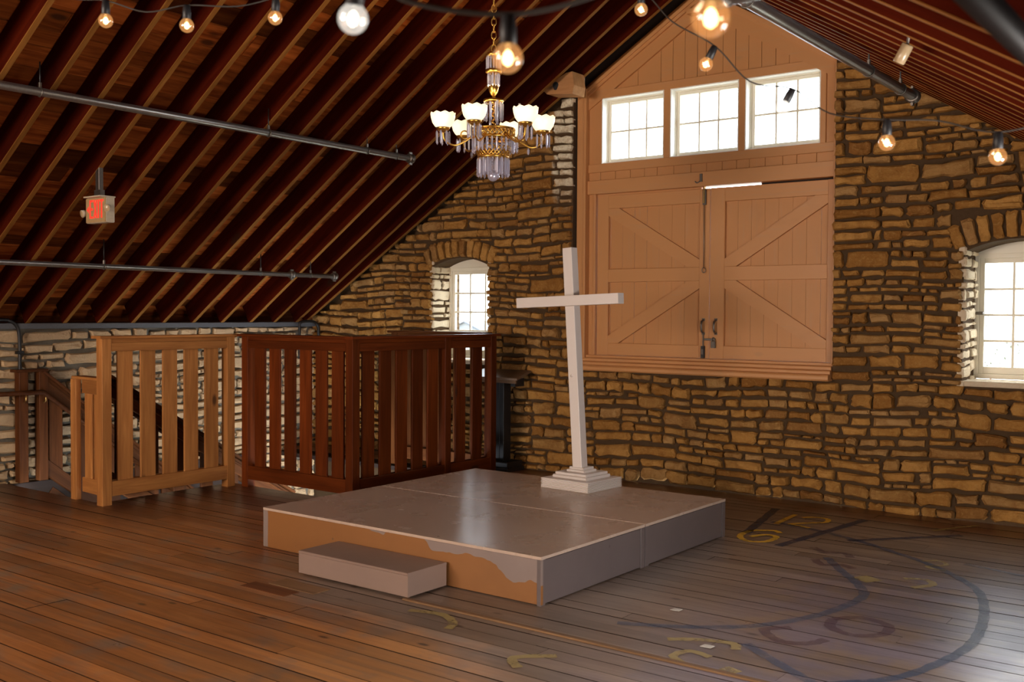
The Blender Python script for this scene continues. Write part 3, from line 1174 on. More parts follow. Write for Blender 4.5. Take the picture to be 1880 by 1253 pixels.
rake('rake_trim', 0, .035, YP - .06, YP + .05, M_WHITE2)
rake('rake_trim', .035, .065, YP - .045, YP + .05, M_WHITE2)
rake('rake_board', .065, .185, YP - .022, YP + .03, M_WHITE)
rake('rake_shade_filler', -.30, .0, YP + .06, YP + .10, M_RAKE_SHADE)  # dark filler with the shade of the rafter zone painted in
box('apex_bracket', -4.72, -4.60, YP - .14, YP - .02, 4.555, 4.60, M_WHITE2, panel, 'y')
# backing so that only the real gaps let light through
vs, fs = [], []
add_box(vs, fs, -6.0, WIN[0][0], YP + .10, YP + .13, 2.93, 4.0)
add_box(vs, fs, WIN[2][1], -3.25, YP + .10, YP + .13, 2.93, 4.0)
add_box(vs, fs, -6.0, -3.25, YP + .10, YP + .13, 2.93, WZ0)
b = len(vs)
vs.extend([(-6.0, YP + .05, WZ1 + .02), (-3.25, YP + .05, WZ1 + .02), (-3.25, YP + .05, PZ(-3.25) + .1), (XC, YP + .05, PZ(XC) + .1), (-6.0, YP + .05, PZ(-6.0) + .1)])
fs.append((b, b + 1, b + 2, b + 3, b + 4))
link('back_boarding', pydata('back_boarding', vs, fs, M_WHITE), M_WHITE, None, panel)


def sash_window(name, label, x0, x1, z0, z1, yf, cols, rows, fr=.035, st=.045, arch=False, lock=False):
    w = struct(name, ((x0 + x1) / 2, yf, z0), label)
    # outer frame
    box('frame_side', x0, x0 + fr, yf, yf + .08, z0, z1, M_SASH, w, 'z')
    box('frame_side', x1 - fr, x1, yf, yf + .08, z0, z1, M_SASH, w, 'z')
    box('frame_head', x0 + fr, x1 - fr, yf, yf + .08, z1 - fr, z1, M_SASH, w, 'x')
    box('frame_sill', x0 + fr, x1 - fr, yf - .01, yf + .08, z0, z0 + fr, M_SASH, w, 'x')
    a0, a1, b0, b1 = x0 + fr, x1 - fr, z0 + fr, z1 - fr
    ys0, ys1 = yf + .012, yf + .055
    box('sash_stile', a0, a0 + st, ys0, ys1, b0, b1, M_SASH, w, 'z')
    box('sash_stile', a1 - st, a1, ys0, ys1, b0, b1, M_SASH, w, 'z')
    br = st * 1.5 if arch else st
    box('sash_rail', a0 + st, a1 - st, ys0, ys1, b0, b0 + br, M_SASH, w, 'x')
    box('sash_rail', a0 + st, a1 - st, ys0, ys1, b1 - st, b1, M_SASH, w, 'x')
    g0, g1, h0, h1 = a0 + st, a1 - st, b0 + br, b1 - st
    mt = .020 if arch else .018
    for i in range(1, cols):
        xx = g0 + (g1 - g0) * i / cols
        box('muntin', xx - mt / 2, xx + mt / 2, ys0 + .008, ys1 - .005, h0, h1, M_SASH, w, 'z', .003)
    for j in range(1, rows):
        zz = h0 + (h1 - h0) * j / rows
        box('muntin', g0, g1, ys0 + .009, ys1 - .006, zz - mt / 2, zz + mt / 2, M_SASH, w, 'x', .003)
    for i in range(cols):
        for j in range(rows):
            xa, xb = g0 + (g1 - g0) * i / cols, g0 + (g1 - g0) * (i + 1) / cols
            za, zb = h0 + (h1 - h0) * j / rows, h0 + (h1 - h0) * (j + 1) / rows
            box('pane', xa, xb, yf + .03, yf + .033, za, zb, M_GLASS, w, 'x', .0005)
    if arch:
        pts = [(x0, z1), (x1, z1)] + [p for p in reversed(arch_pts(x0, x1, 12))]
        prism_xz('arched_head', pts, yf - .01, yf + .07, M_SASH, w)
        box('sill_board', x0, x1, YB + .02, yf + .02, z0 - .05, z0 - .005, M_STONE_J, w, 'x')
    if lock:
        box('latch', x0 - .004, x0 + .075, yf - .012, yf + .012, 1.69, 1.715, M_HARDWARE, w, 'x')
    return w


for i, (a, b) in enumerate(WIN):
    sash_window('window_%d' % (i + 1), ('left', 'middle', 'right')[i] + ' six-pane window in the cream gable panel', a, b, WZ0, WZ1, YP + .075, 3, 2, .022, .032)
    y0_, y1_ = YP - .016, YP + .076  # added white linings that stand for daylight on the reveals
    box('daylit_lining', a, a + .010, y0_, y1_, WZ0 + .008, WZ1 - .010, M_REVEAL_LIT, panel, 'z', .001)
    box('daylit_lining', b - .010, b, y0_, y1_, WZ0 + .008, WZ1 - .010, M_REVEAL_LIT, panel, 'z', .001)
    box('daylit_lining', a, b, y0_, y1_, WZ1 - .010, WZ1, M_REVEAL_LIT, panel, 'x', .001)
    box('daylit_lining', a, b, y0_, y1_, WZ0, WZ0 + .008, M_REVEAL_LIT, panel, 'x', .001)
sash_window('window_4', 'arched twelve-pane window behind the tall railing', -7.97, -7.135, 1.15, SPRING, 9.31, 3, 4, .04, .04, True)
sash_window('window_5', 'arched twelve-pane window at the right edge of the stone wall', -2.185, -1.35, 1.15, SPRING, 9.40, 3, 4, .04, .04, True, True)


# loft doors
def loft_door(name, label, x0, x1, z0, z1, mirror):
    d = struct(name, ((x0 + x1) / 2, YP, z0), label)
    yb = YP + .045   # face of the planks behind the frame
    n = 9
    rr = random.Random(31 + mirror)
    x = x0
    k = 0
    while x < x1 - .01:
        w = (x1 - x0) / n
        e = min(x + w, x1)
        g = .0022 if rr.random() < .40 else .0004
        box('door_board', x + g, e - g * .5, yb + rr.uniform(0, .004), yb + .025, z0, z1, M_WHITE, d, 'z', .0008)
        x = e
        k += 1
    y0, y1 = YP + .012, yb + .001
    so, si = (.135, .105)
    L = (x0, x0 + so) if not mirror else (x0, x0 + .15)
    Rr = (x1 - .108, x1) if not mirror else (x1 - .065, x1)
    box('stile', L[0], L[1], y0, y1, z0, z1, M_WHITE2, d, 'z')
    box('stile', Rr[0], Rr[1], y0, y1, z0, z1, M_WHITE2, d, 'z')
    xa, xb = L[1], Rr[0]
    box('rail', xa, xb, y0 + .001, y1, z1 - .135, z1, M_WHITE2, d, 'x')
    box('rail', xa, xb, y0 + .001, y1, 2.003, 2.137, M_WHITE2, d, 'x')
    box('rail', xa, xb, y0 + .001, y1, z0, z0 + .125, M_WHITE2, d, 'x')
    # braces meet the middle rail beside the other leaf
    zt, zb_ = z1 - .135, z0 + .125
    bw = .125
    for top in (1, 0):
        za, zc = (zt, 2.137) if top else (zb_, 2.003)
        if not mirror:
            p, q = (xa, za), (xb, zc)
        else:
            p, q = (xb, za), (xa, zc)
        dx, dz = q[0] - p[0], q[1] - p[1]
        ln = math.hypot(dx, dz)
        nx, nz = -dz / ln * bw / 2, dx / ln * bw / 2
        cxs = (p[0] + q[0]) / 2
        # clip the brace to the opening between the rails
        poly = []
        ux, uz = dx / ln, dz / ln
        zlo, zhi = min(za, zc), max(za, zc)
        a1 = [(p[0] + nx - ux * .3, p[1] + nz - uz * .3), (p[0] - nx - ux * .3, p[1] - nz - uz * .3), (q[0] - nx + ux * .3, q[1] - nz + uz * .3), (q[0] + nx + ux * .3, q[1] + nz + uz * .3)]

        def clip(poly, f):
            out = []
            for i in range(len(poly)):
                s, e = poly[i - 1], poly[i]
                fs_, fe = f(s), f(e)
                if (fs_ >= 0) != (fe >= 0):
                    t = fs_ / (fs_ - fe)
                    out.append((s[0] + (e[0] - s[0]) * t, s[1] + (e[1] - s[1]) * t))
                if fe >= 0:
                    out.append(e)
            return out
        for f in (lambda v: v[0] - xa, lambda v: xb - v[0], lambda v: v[1] - zlo, lambda v: zhi - v[1]):
            a1 = clip(a1, f)
        ar = sum(a1[i - 1][0] * a1[i][1] - a1[i][0] * a1[i - 1][1] for i in range(len(a1)))
        if ar < 0:
            a1.reverse()
        prism_xz('brace', a1, y0 + .003, y1, M_WHITE2, d)
    return d


d1 = loft_door('door_1', 'left cream loft door with Z braces', -5.80, -4.522, 1.252, 2.893, 0)
d2 = loft_door('door_2', 'right cream loft door with Z braces and padlock', -4.516, -3.30, 1.252, 2.893, 1)
# door furniture
yh = YP + .010
for dd, xh in ((d1, -4.578), (d2, -4.446)):
    h = tube('door_handle', spline([(xh, yh, 1.625), (xh, yh - .035, 1.605), (xh, yh - .045, 1.56), (xh, yh - .035, 1.515), (xh, yh, 1.495)], 4), .010, M_HARDWARE, dd, 8)
    box('handle_plate', xh - .016, xh + .016, yh - .004, yh + .004, 1.615, 1.64, M_HARDWARE, h, 'z')
    box('handle_plate', xh - .016, xh + .016, yh - .004, yh + .004, 1.48, 1.505, M_HARDWARE, h, 'z')
box('hasp', -4.565, -4.45, yh - .010, yh + .002, 1.425, 1.447, M_HARDWARE, d2, 'x')
p = box('padlock', -4.485, -4.437, yh - .035, yh - .008, 1.355, 1.42, M_HARDWARE, d2, 'z', .006)
tube('shackle', spline([(-4.477, yh - .02, 1.415), (-4.474, yh - .02, 1.445), (-4.461, yh - .02, 1.455), (-4.449, yh - .02, 1.445), (-4.446, yh - .02, 1.415)], 3), .005, M_HARDWARE, p, 6)
bl = box('foot_bolt', -4.590, -4.556, yh - .03, yh + .002, 1.255, 1.372, M_BLACK, d1, 'z', .004)
box('bolt_rod', -4.577, -4.567, yh - .02, yh - .008, 1.30, 1.50, M_HARDWARE, bl, 'z', .002)
box('lock_plate', -4.582, -4.564, yh - .034, yh - .028, 1.29, 1.34, M_HARDWARE, bl, 'z', .001)
lt = box('latch_case', -4.592, -4.556, yh - .022, yh + .002, 2.735, 2.885, M_HARDWARE, d1, 'z', .004)
box('latch_rod', -4.581, -4.566, yh - .032, yh - .02, 2.75, 2.91, M_BRASS, lt, 'z', .003)
tube('pull_chain', [(-4.574, yh - .02, 2.735), (-4.573, yh - .018, 2.4), (-4.572, yh - .018, 2.13)], .004, M_HARDWARE, d1, 6)
ringp = [(-4.572 + .018 * math.cos(a), yh - .018, 2.105 + .025 * math.sin(a)) for a in [2 * PI * i / 14 for i in range(14)]]
tube('pull_ring', ringp, .0035, M_HARDWARE, d1, 6, True)
hk = box('keeper', -4.606, -4.580, YP - .050, YP - .034, 2.955, 3.03, M_HARDWARE, panel, 'z', .003)
tube('keeper_hook', spline([(-4.60, YP - .05, 2.96), (-4.63, YP - .055, 2.945), (-4.65, YP - .055, 2.96)], 4), .006, M_HARDWARE, hk, 6)
# sill: steps of moulding that stand out over the stones
sill = struct('trim_2', (XC, YP, 1.1), 'cream stepped sill under the loft doors')
box('sill_step', -5.90, -3.285, YP - .04, YP + .12, 1.222, 1.250, M_WHITE2, sill, 'x', .006)
box('sill_step', -5.935, -3.275, YP - .10, YP + .12, 1.185, 1.222, M_WHITE2, sill, 'x', .008)
box('sill_step', -5.955, -3.265, YP - .155, YP + .12, 1.150, 1.185, M_WHITE2, sill, 'x', .008)
box('sill_nosing', -5.96, -3.262, YP - .21, YP + .12, 1.095, 1.150, M_WHITE2, sill, 'x', .014)

# ---------------------------------------------------------------- stage, step and cross
ST = .285
stage_parts = []
for nm, lab, y0, y1 in (('stage_platform', 'front half of the low painted stage, behind the small step', 4.80, 5.984), ('stage_platform', 'back half of the low painted stage, carrying the white cross', 5.996, 7.20)):
    t = thing(nm, (-4.62, (y0 + y1) / 2, 0), lab, 'stage', 'stage platforms')
    x0, x1 = -5.84, -3.41
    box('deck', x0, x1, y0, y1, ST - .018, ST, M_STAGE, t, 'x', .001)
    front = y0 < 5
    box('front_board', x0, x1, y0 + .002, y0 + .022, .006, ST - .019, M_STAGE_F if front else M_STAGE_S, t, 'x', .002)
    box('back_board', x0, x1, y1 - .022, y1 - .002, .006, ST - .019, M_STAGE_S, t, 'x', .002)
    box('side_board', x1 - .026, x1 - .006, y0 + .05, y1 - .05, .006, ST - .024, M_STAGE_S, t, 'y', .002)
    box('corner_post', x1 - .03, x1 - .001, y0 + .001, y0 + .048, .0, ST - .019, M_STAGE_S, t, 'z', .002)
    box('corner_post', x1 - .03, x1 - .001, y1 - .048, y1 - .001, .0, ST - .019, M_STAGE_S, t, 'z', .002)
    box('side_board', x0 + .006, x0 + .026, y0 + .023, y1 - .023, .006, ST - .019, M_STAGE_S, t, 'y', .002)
t = thing('stage_step', (-4.58, 4.6, 0), 'small low box step painted mauve-beige against the stage front', 'step')
box('tread', -5.05, -4.105, 4.435, 4.785, .138, .155, M_STEP, t, 'x', .004)
box('riser', -5.05, -4.105, 4.437, 4.457, .012, .139, M_STEP, t, 'x', .002)
box('end_board', -5.048, -5.028, 4.457, 4.784, .012, .139, M_STEP, t, 'y', .002)
box('end_board', -4.127, -4.107, 4.457, 4.784, .012, .139, M_STEP, t, 'y', .002)
box('foot_cleat', -5.0, -4.15, 4.48, 4.76, 0, .012, M_DARKWOOD, t, 'x', .002)

cx, cy = -4.555, 6.965
t = thing('cross', (cx, cy, ST), 'tall white wooden cross leaning on a square stepped base', 'cross')
rot = Matrix.Rotation(math.radians(-3), 3, 'Z')


def base_tier(name, half, z0, z1, ch, mat=M_CROSS):
    a = V((cx, cy, (z0 + z1) / 2))
    ax = rot @ V((half, 0, 0))
    return beam(name, a - ax, a + ax, half * 2, z1 - z0, mat, t, (0, 0, 1), ch)


for k in range(7):   # the plinth is a stack of thin reeded boards
    z = ST + .082 / 7 * k
    base_tier('plinth_reed', .232, z + .002, z + .082 / 7 - .002, .003)
base_tier('plinth_core', .222, ST, ST + .081, .001)
base_tier('base_moulding', .165, ST + .082, ST + .106, .008)
base_tier('base_moulding', .150, ST + .106, ST + .128, .012)
base_tier('base_collar', .085, ST + .128, ST + .146, .006)
base_tier('base_collar', .070, ST + .146, ST + .166, .010)
yc = 6.945
pb, ptp = V((-4.556, yc, ST + .16)), V((-4.672, yc, 2.205))
beam('upright', pb, ptp, .088, .088, M_CROSS, t, (0, -1, 0), .003)
ax = (ptp - pb).normalized()
c0 = pb + ax * ((1.782 - pb.z) / ax.z)
hd = V((1, 0, .0385)).normalized()
c1 = V((-4.648, yc - .055, 1.780))
beam('crossbar', c1 - hd * .484, c1 + hd * .492, .085, .083, M_CROSS, t, (0, 0, 1), .003)
lathe('dowel_plug', [(.001, -.004), (.012, -.004), (.012, .0)], (0, 0, 0), M_CROSS, t, 12, align_z(V((-4.612, yc - .0455, 1.18)), (0, 1, 0)))

# ---------------------------------------------------------------- railings round the stair well
def railing(name, label, p0, p1, mat, nslat, ztop=1.462, end0=True, end1=True, mid=(), zb=.075, slat=.15, th=.022, group='tall plank railings'):
    p0, p1 = V((*p0, 0)), V((*p1, 0))
    d = (p1 - p0)
    L = d.length
    d.normalize()
    n = V((d.y, -d.x, 0))
    t = thing(name, (p0 + p1) / 2, label, 'railing', group)
    post = .09

    def at(s, z, o=0):
        return p0 + d * s + n * o + V((0, 0, z))
    posts = ([0.0] if end0 else []) + list(mid) + ([L] if end1 else [])
    for s in posts:
        beam('post', at(s, 0), at(s, ztop - .024), post, post, mat, t, n, .004)
    a, b = (-.075 if end0 else 0.0), (L + .075 if end1 else L)
    beam('cap_rail', at(a, ztop - .012), at(b, ztop - .012), .15, .024, mat, t, (0, 0, 1), .004)
    xs = sorted(set([0.0, L] + list(mid)))
    for i in range(len(xs) - 1):
        s0, s1 = xs[i] + (post / 2 if xs[i] in posts else 0), xs[i + 1] - (post / 2 if xs[i + 1] in posts else 0)
        for sd in (1, -1):
            beam('top_rail', at(s0, ztop - .096, .032 * sd), at(s1, ztop - .096, .032 * sd), .022, .072, mat, t, (0, 0, 1), .003)
        beam('under_cap', at(s0, ztop - .042), at(s1, ztop - .042), .075, .034, mat, t, (0, 0, 1), .003)
        for sd in (1, -1):
            beam('bottom_rail', at(s0, zb + .065, .032 * sd), at(s1, zb + .065, .032 * sd), .022, .13, mat, t, (0, 0, 1), .003)
        m = nslat[i] if isinstance(nslat, (list, tuple)) else nslat
        gap = ((s1 - s0) - m * slat) / (m + 1)
        for k in range(m):
            sc = s0 + gap * (k + 1) + slat * (k + .5)
            beam('slat', at(sc, zb + .09), at(sc, ztop - .10), slat, th, mat, t, n, .003)
    return t


railing('plank_railing', 'freestanding lighter pine railing section nearest the stairs', (-8.16, 4.985), (-8.16, 6.285), M_RAIL_A, 5, 1.462)
railing('plank_railing', 'dark red railing side with six slats facing the viewer, left of the corner post', (-8.005, 6.40), (-6.63, 6.40), M_RAIL_B, 6, 1.465, True, False)
railing('plank_railing', 'long dark red railing side running from the corner post toward the stone wall', (-6.585, 6.40), (-6.585, 8.35), M_RAIL_B, [5, 2], 1.465, True, True, (1.235,))
railing('plank_railing', 'far dark red railing side under the small arched window', (-7.95, 8.40), (-6.66, 8.40), M_RAIL_C, 5, 1.478, True, False)

# stair rails going down along the left wall
def sloped_rail(name, label, top0, posts, slope0, slope1, mat, shorts):
    t = thing(name, (slope0[0], slope0[1], 0), label, 'railing', 'stair rails')
    for x, y, z0, z1 in posts:
        beam('post', (x, y, z0), (x, y, z1), .09, .09, mat, t, (0, 1, 0), .004)
    p, q = V(slope0), V(slope1)
    dz = V((0, 0, 1))
    beam('cap_rail', p, q, .12, .026, mat, t, dz, .004)
    beam('top_rail', p - dz * .10, q - dz * .10, .05, .13, mat, t, dz, .004)
    beam('rail_moulding', p - dz * .07 + V((.03, 0, 0)), q - dz * .07 + V((.03, 0, 0)), .016, .02, mat, t, dz, .004)
    beam('bottom_rail', p - dz * .92, q - dz * .92, .05, .13, mat, t, dz, .004)
    n = 7
    for k in range(n):
        c = p + (q - p) * ((k + .45) / n)
        if c.z - .9 > -1.2:
            beam('slat', c - dz * .90, c - dz * .12, .14, .022, mat, t, (1, 0, 0), .003)
    for a, b, w, h in shorts:
        beam('cap_rail', a, b, w, h, mat, t, dz, .004)
    return t


sr = sloped_rail('stair_railing', 'dark stair rail against the left stone wall with round handrail', None,
                 [(-9.88, 5.16, 0, 1.075), (-9.88, 5.36, 0, 1.075)], (-9.88, 5.36, 1.075), (-9.88, 7.6, -.72), M_RAIL_C,
                 [((-9.88, 5.08, 1.088), (-9.88, 5.40, 1.088), .12, .026)])
tube('handrail', [(-9.79, 4.3, .88), (-9.79, 5.33, .875), (-9.79, 5.9, .43), (-9.79, 7.4, -.75)], .024, M_RAIL_C, sr, 10)
for yy, zz in ((5.16, .84), (5.36, .83)):
    tube('handrail_bracket', [(-9.835, yy, zz - .06), (-9.80, yy, zz - .045), (-9.79, yy, zz + .012)], .008, M_BRASS, sr, 6)
sr = sloped_rail('stair_railing', 'dark stair rail going down behind the lighter railing section', None,
                 [], (-8.42, 5.18, 1.10), (-8.42, 7.3, -.22), M_RAIL_C, [])
tube('handrail', [(-8.52, 5.2, .92), (-8.52, 7.2, -.33)], .024, M_RAIL_C, sr, 10)
t = thing('landing_railing', (-8.4, 5.06, 0), 'short low pine railing between the stair top and the lighter railing section', 'railing')
beam('cap_rail', (-8.70, 5.06, 1.083), (-8.22, 5.02, 1.083), .12, .026, M_RAIL_A, t)
beam('top_rail', (-8.59, 5.06, 1.005), (-8.22, 5.03, 1.005), .05, .12, M_RAIL_A, t)
beam('bottom_rail', (-8.59, 5.06, .13), (-8.22, 5.03, .13), .05, .13, M_RAIL_A, t)
beam('post', (-8.635, 5.0, 0), (-8.635, 5.0, 1.07), .09, .05, M_RAIL_A, t, (0, 1, 0))
for xx in (-8.49, -8.34):
    beam('slat', (xx, 5.045, .19), (xx, 5.045, .95), .12, .022, M_RAIL_A, t, (0, 1, 0))
t = thing('staircase', (-9.1, 6.2, -1), 'dark wooden stairs going down along the left stone wall', 'stairs')
for k in range(8):
    yy, zz = 5.15 + .27 * k, -.19 - .21 * k
    box('tread', XL + .10, -8.36, yy, yy + .29, zz - .035, zz, M_RAIL_C, t, 'x')
    box('riser', XL + .10, -8.36, yy + .27, yy + .285, zz - .20, zz - .036, M_RAIL_C, t, 'x')
beam('wall_stringer', (XL + .07, 5.36, -.245), (XL + .07, 7.4, -1.88), .04, .40, M_RAIL_C, t)
box('shade_board', XL + .055, XL + .08, 5.06, 7.9, -.55, -.012, M_DARKWOOD, t, 'y')  # added dark board standing for the shade below the railing
beam('stringer', (-8.335, 5.12, -.22), (-8.335, 7.4, -2.0), .04, .26, M_RAIL_C, t)

# narrow stand by the wall
t = thing('lectern_stand', (-6.8, 8.8, 0), 'black pedestal stand with a worn wooden top beside the railing end', 'stand')
beam('top_board', (-7.12, 8.80, 1.02), (-6.49, 8.80, 1.02), .26, .026, M_TABLE, t, (0, -.30, 1), .004)
beam('apron', (-7.08, 8.72, .962), (-6.53, 8.72, .962), .02, .055, M_TABLE, t, (0, 0, 1), .003)
box('bracket', -6.62, -6.56, 8.74, 8.90, .90, .985, M_BLACK, t, 'y')
box('column', -6.87, -6.72, 8.75, 8.88, .09, .985, M_BLACK, t, 'z')
box('column_reed', -6.82, -6.77, 8.742, 8.75, .12, .95, M_BLACK, t, 'z')
box('foot', -7.0, -6.60, 8.66, 8.93, .04, .10, M_BLACK, t, 'x', .01)
box('foot', -7.02, -6.58, 8.64, 8.94, 0, .04, M_BLACK, t, 'x', .01)

# ---------------------------------------------------------------- pipes, conduits, sign, timber end
def pipe_run(name, label, x, z, y0, y1, hangers, r=.030, collars=(), mat=M_STEEL):
    t = thing(name, (x, (y0 + y1) / 2, z), label, 'pipe', 'sprinkler pipes')
    tube('pipe', [(x, y0, z), (x, y1, z)], r, mat, t, 14)
    for yy in hangers:
        h = tube('hanger_rod', [(x, yy, z + r), (x, yy, under(x) + .10)], .005, M_BLACKPIPE, t, 6)
        ring = [(x + (r + .004) * math.cos(a), yy, z + (r + .004) * math.sin(a)) for a in [2 * PI * i / 12 for i in range(12)]]
        tube('hanger_ring', ring, .004, M_HARDWARE, h, 6, True)
        box('hanger_nut', x - .010, x + .010, yy - .010, yy + .010, z + r, z + r + .035, M_HARDWARE, h, 'z')
    for yy in collars:
        lathe('coupling', [(r, -.03), (r + .016, -.03), (r + .016, -.008), (r + .008, -.004), (r + .008, .004), (r + .016, .008), (r + .016, .03), (r, .03)], (0, 0, 0), M_HARDWARE, t, 14, align_z((x, yy, z), (0, 1, 0)))
        for sg in (1, -1):
            box('coupling_bolt', x - .008, x + .008, yy - .02, yy + .02, z + sg * (r + .022) - .012, z + sg * (r + .022) + .012, M_HARDWARE, t, 'y')
    return t


UX, UZ = -7.035, 3.205
pipe_run('sprinkler_pipe', 'upper grey sprinkler pipe under the left roof slope', UX, UZ, -1.0, 7.62, (1.6, 3.82, 5.84, 7.02, 7.42), .030, (7.62,))
pipe_run('sprinkler_pipe', 'lower grey sprinkler pipe under the left roof slope near the knee wall', -8.80, 2.086, -1.0, 8.26, (2.4, 5.38, 7.2, 7.9), .024, (7.63, 8.26))
pipe_run('sprinkler_pipe', 'grey sprinkler pipe slanting across the view in front of the right stones', -2.165, 3.21, 1.6, 7.48, (3.0, 4.74, 6.55, 7.2), .034, (7.48,))
pipe_run('sprinkler_pipe', 'dark out-of-focus pipe in the top right corner', -.40, 2.168, .3, 8.2, (1.2, 5.0), .025, (), M_BLACKPIPE)
t = thing('cross_pipe', (-1.0, 2.2, 2.40), 'short level cross pipe close overhead beside the large amber bulb', 'pipe')
tube('pipe', [(-1.08, 2.2, 2.412), (-.80, 2.2, 2.412)], .026, M_STEEL, t, 14)
tube('pipe_riser', [(-.83, 2.2, 2.43), (-.83, 2.2, 2.56)], .022, M_STEEL, t, 12)
lathe('end_cap', [(.001, -.02), (.030, -.02), (.030, .02), (.026, .02)], (0, 0, 0), M_STEEL, t, 14, align_z((-1.07, 2.2, 2.412), (1, 0, 0)))

t = thing('wall_conduit', (XL, 5.1, 1.0), 'black conduit bending down the left stone wall beside the stair rail', 'conduit')
tube('conduit', spline([(-9.92, 3.5, 1.585), (-9.92, 4.9, 1.585), (-9.92, 5.06, 1.575), (-9.92, 5.13, 1.53), (-9.92, 5.16, 1.44), (-9.92, 5.165, 1.2), (-9.92, 5.165, 0.0)], 5), .017, M_BLACKPIPE, t, 8)
box('conduit_strap', -9.945, -9.90, 5.13, 5.20, 1.25, 1.28, M_BLACKPIPE, t, 'y')
t = thing('corner_conduit', (XL, 8.85, 1.2), 'black conduit loop in the far left corner above the railing', 'conduit')
tube('conduit', spline([(-9.80, 8.62, 1.1), (-9.80, 8.62, 1.50), (-9.80, 8.64, 1.545), (-9.80, 8.70, 1.56), (-9.80, 8.85, 1.555), (-9.80, 8.92, 1.50), (-9.80, 8.93, 1.40), (-9.80, 8.93, .9)], 5), .018, M_BLACKPIPE, t, 8)
box('conduit_strap', -9.83, -9.78, 8.57, 8.98, 1.30, 1.32, M_BLACKPIPE, t, 'y')

# exit sign under a left rafter
ex, ey, ez = -7.83, 4.75, 2.50
t = thing('exit_sign', (ex, ey, ez), 'lit red exit sign with twin lamps hanging under the left rafters', 'sign')
box('body', ex - .145, ex + .145, ey - .03, ey + .045, ez - .105, ez + .10, M_EXITBODY, t, 'x', .006)
f = box('sign_face', ex - .14, ex + .14, ey - .036, ey - .030, ez - .10, ez + .095, M_EXITFACE, t, 'x', .001)


def flat_poly(name, poly, parent, y, mat=M_RED):
    return prism_xz(name, poly, y - .002, y, mat, parent)


def letter(ch, x, w, z0, z1, y):
    s = .017
    R_ = []
    if ch == 'E':
        R_ = [[(x, z0), (x + s, z0), (x + s, z1), (x, z1)]]
        for zz in (z0, (z0 + z1) / 2 - s / 2, z1 - s):
            R_.append([(x + s, zz), (x + w, zz), (x + w, zz + s), (x + s, zz + s)])
    if ch == 'X':
        R_ = [[(x, z0), (x + s * 1.1, z0), (x + w, z1), (x + w - s * 1.1, z1)], [(x + w - s * 1.1, z0), (x + w, z0), (x + s * 1.1, z1), (x, z1)]]
    if ch == 'I':
        R_ = [[(x, z0), (x + s, z0), (x + s, z1), (x, z1)]]
    if ch == 'T':
        R_ = [[(x + w / 2 - s / 2, z0), (x + w / 2 + s / 2, z0), (x + w / 2 + s / 2, z1), (x + w / 2 - s / 2, z1)], [(x, z1 - s), (x + w, z1 - s), (x + w, z1), (x, z1)]]
    vs_, fs_ = [], []
    for q in R_:
        b_ = len(vs_)
        vs_ += [(a, y, c) for a, c in q] + [(a, y + .002, c) for a, c in q]
        fs_ += [(b_, b_ + 1, b_ + 2, b_ + 3)]
        fs_ += [(b_ + (i + 1) % 4, b_ + i, b_ + i + 4, b_ + (i + 1) % 4 + 4) for i in range(4)]
    link('letter_' + ch.lower(), pydata('letter', vs_, fs_, M_RED), M_RED, None, f)


yl = ey - .038
for ch, x, w in (('E', -.085, .048), ('X', -.028, .055), ('I', .037, .017), ('T', .064, .052)):
    letter(ch, ex + x, w, ez - .068, ez + .082, yl)
prism_xz('arrow', [(ex - .125, ez + .005), (ex - .098, ez - .022), (ex - .098, ez + .032)], yl, yl + .002, M_RED, f)
box('top_flange', ex - .12, ex + .12, ey - .07, ey + .07, ez + .10, ez + .112, M_EXITBODY, t, 'x', .002)
box('mount_block', ex - .045, ex + .045, ey - .02, ey + .02, ez + .112, ez + .165, M_HARDWARE, t, 'x', .003)
box('mount_strut', ex - .026, ex + .026, ey - .02, ey + .02, ez + .165, ez + .36, M_HARDWARE, t, 'z', .003)
for s, zz in ((-1, -.02), (1, .01)):
    hx = ex + s * .185 if s < 0 else ex + .165
    lathe('lamp_head', [(.001, -.036), (.017, -.034), (.028, -.012), (.031, .016), (.028, .019)], (0, 0, 0), M_EXITBODY, t, 16, align_z((hx, ey - .03, ez + zz), (.35 * s + .25, -1, -.25)))
    lathe('lamp_lens', [(.001, .024), (.017, .022), (.029, .017)], (0, 0, 0), M_LENS, t, 16, align_z((hx, ey - .03, ez + zz), (.35 * s + .25, -1, -.25)))
    tube('lamp_arm', [(ex + s * .13, ey, ez + zz), (hx, ey - .02, ez + zz)], .012, M_EXITBODY, t, 8)

# timber end resting on the wall beside the gable panel
t = thing('timber_end', (-5.95, 8.72, 3.90), 'cut tan timber block with a dark hole on top of the stone wall', 'timber')
M_TIMBER = wood('raw_timber', (.38, .17, .06), (.60, .31, .13), .7, (1, 8, 8), .05, 1.5)
prism_xz('block', [(-6.13, 3.93), (-6.09, 3.895), (-5.78, 3.862), (-5.765, 3.95), (-5.785, 4.085), (-5.86, 4.08), (-6.02, 4.01)], 8.62, 8.83, M_TIMBER, t)
vs_ = [(-5.985 + .033 * math.cos(a) * (1 + .2 * math.sin(3 * a)), 8.617, 3.965 + .042 * math.sin(a)) for a in [2 * PI * i / 14 for i in range(14)]]
vs_ += [(v[0], 8.622, v[2]) for v in vs_]
link('knot_hole', pydata('knot_hole', vs_, [tuple(range(14))] + [((i + 1) % 14, i, i + 14, (i + 1) % 14 + 14) for i in range(14)], M_BLACK), M_BLACK, None, t)

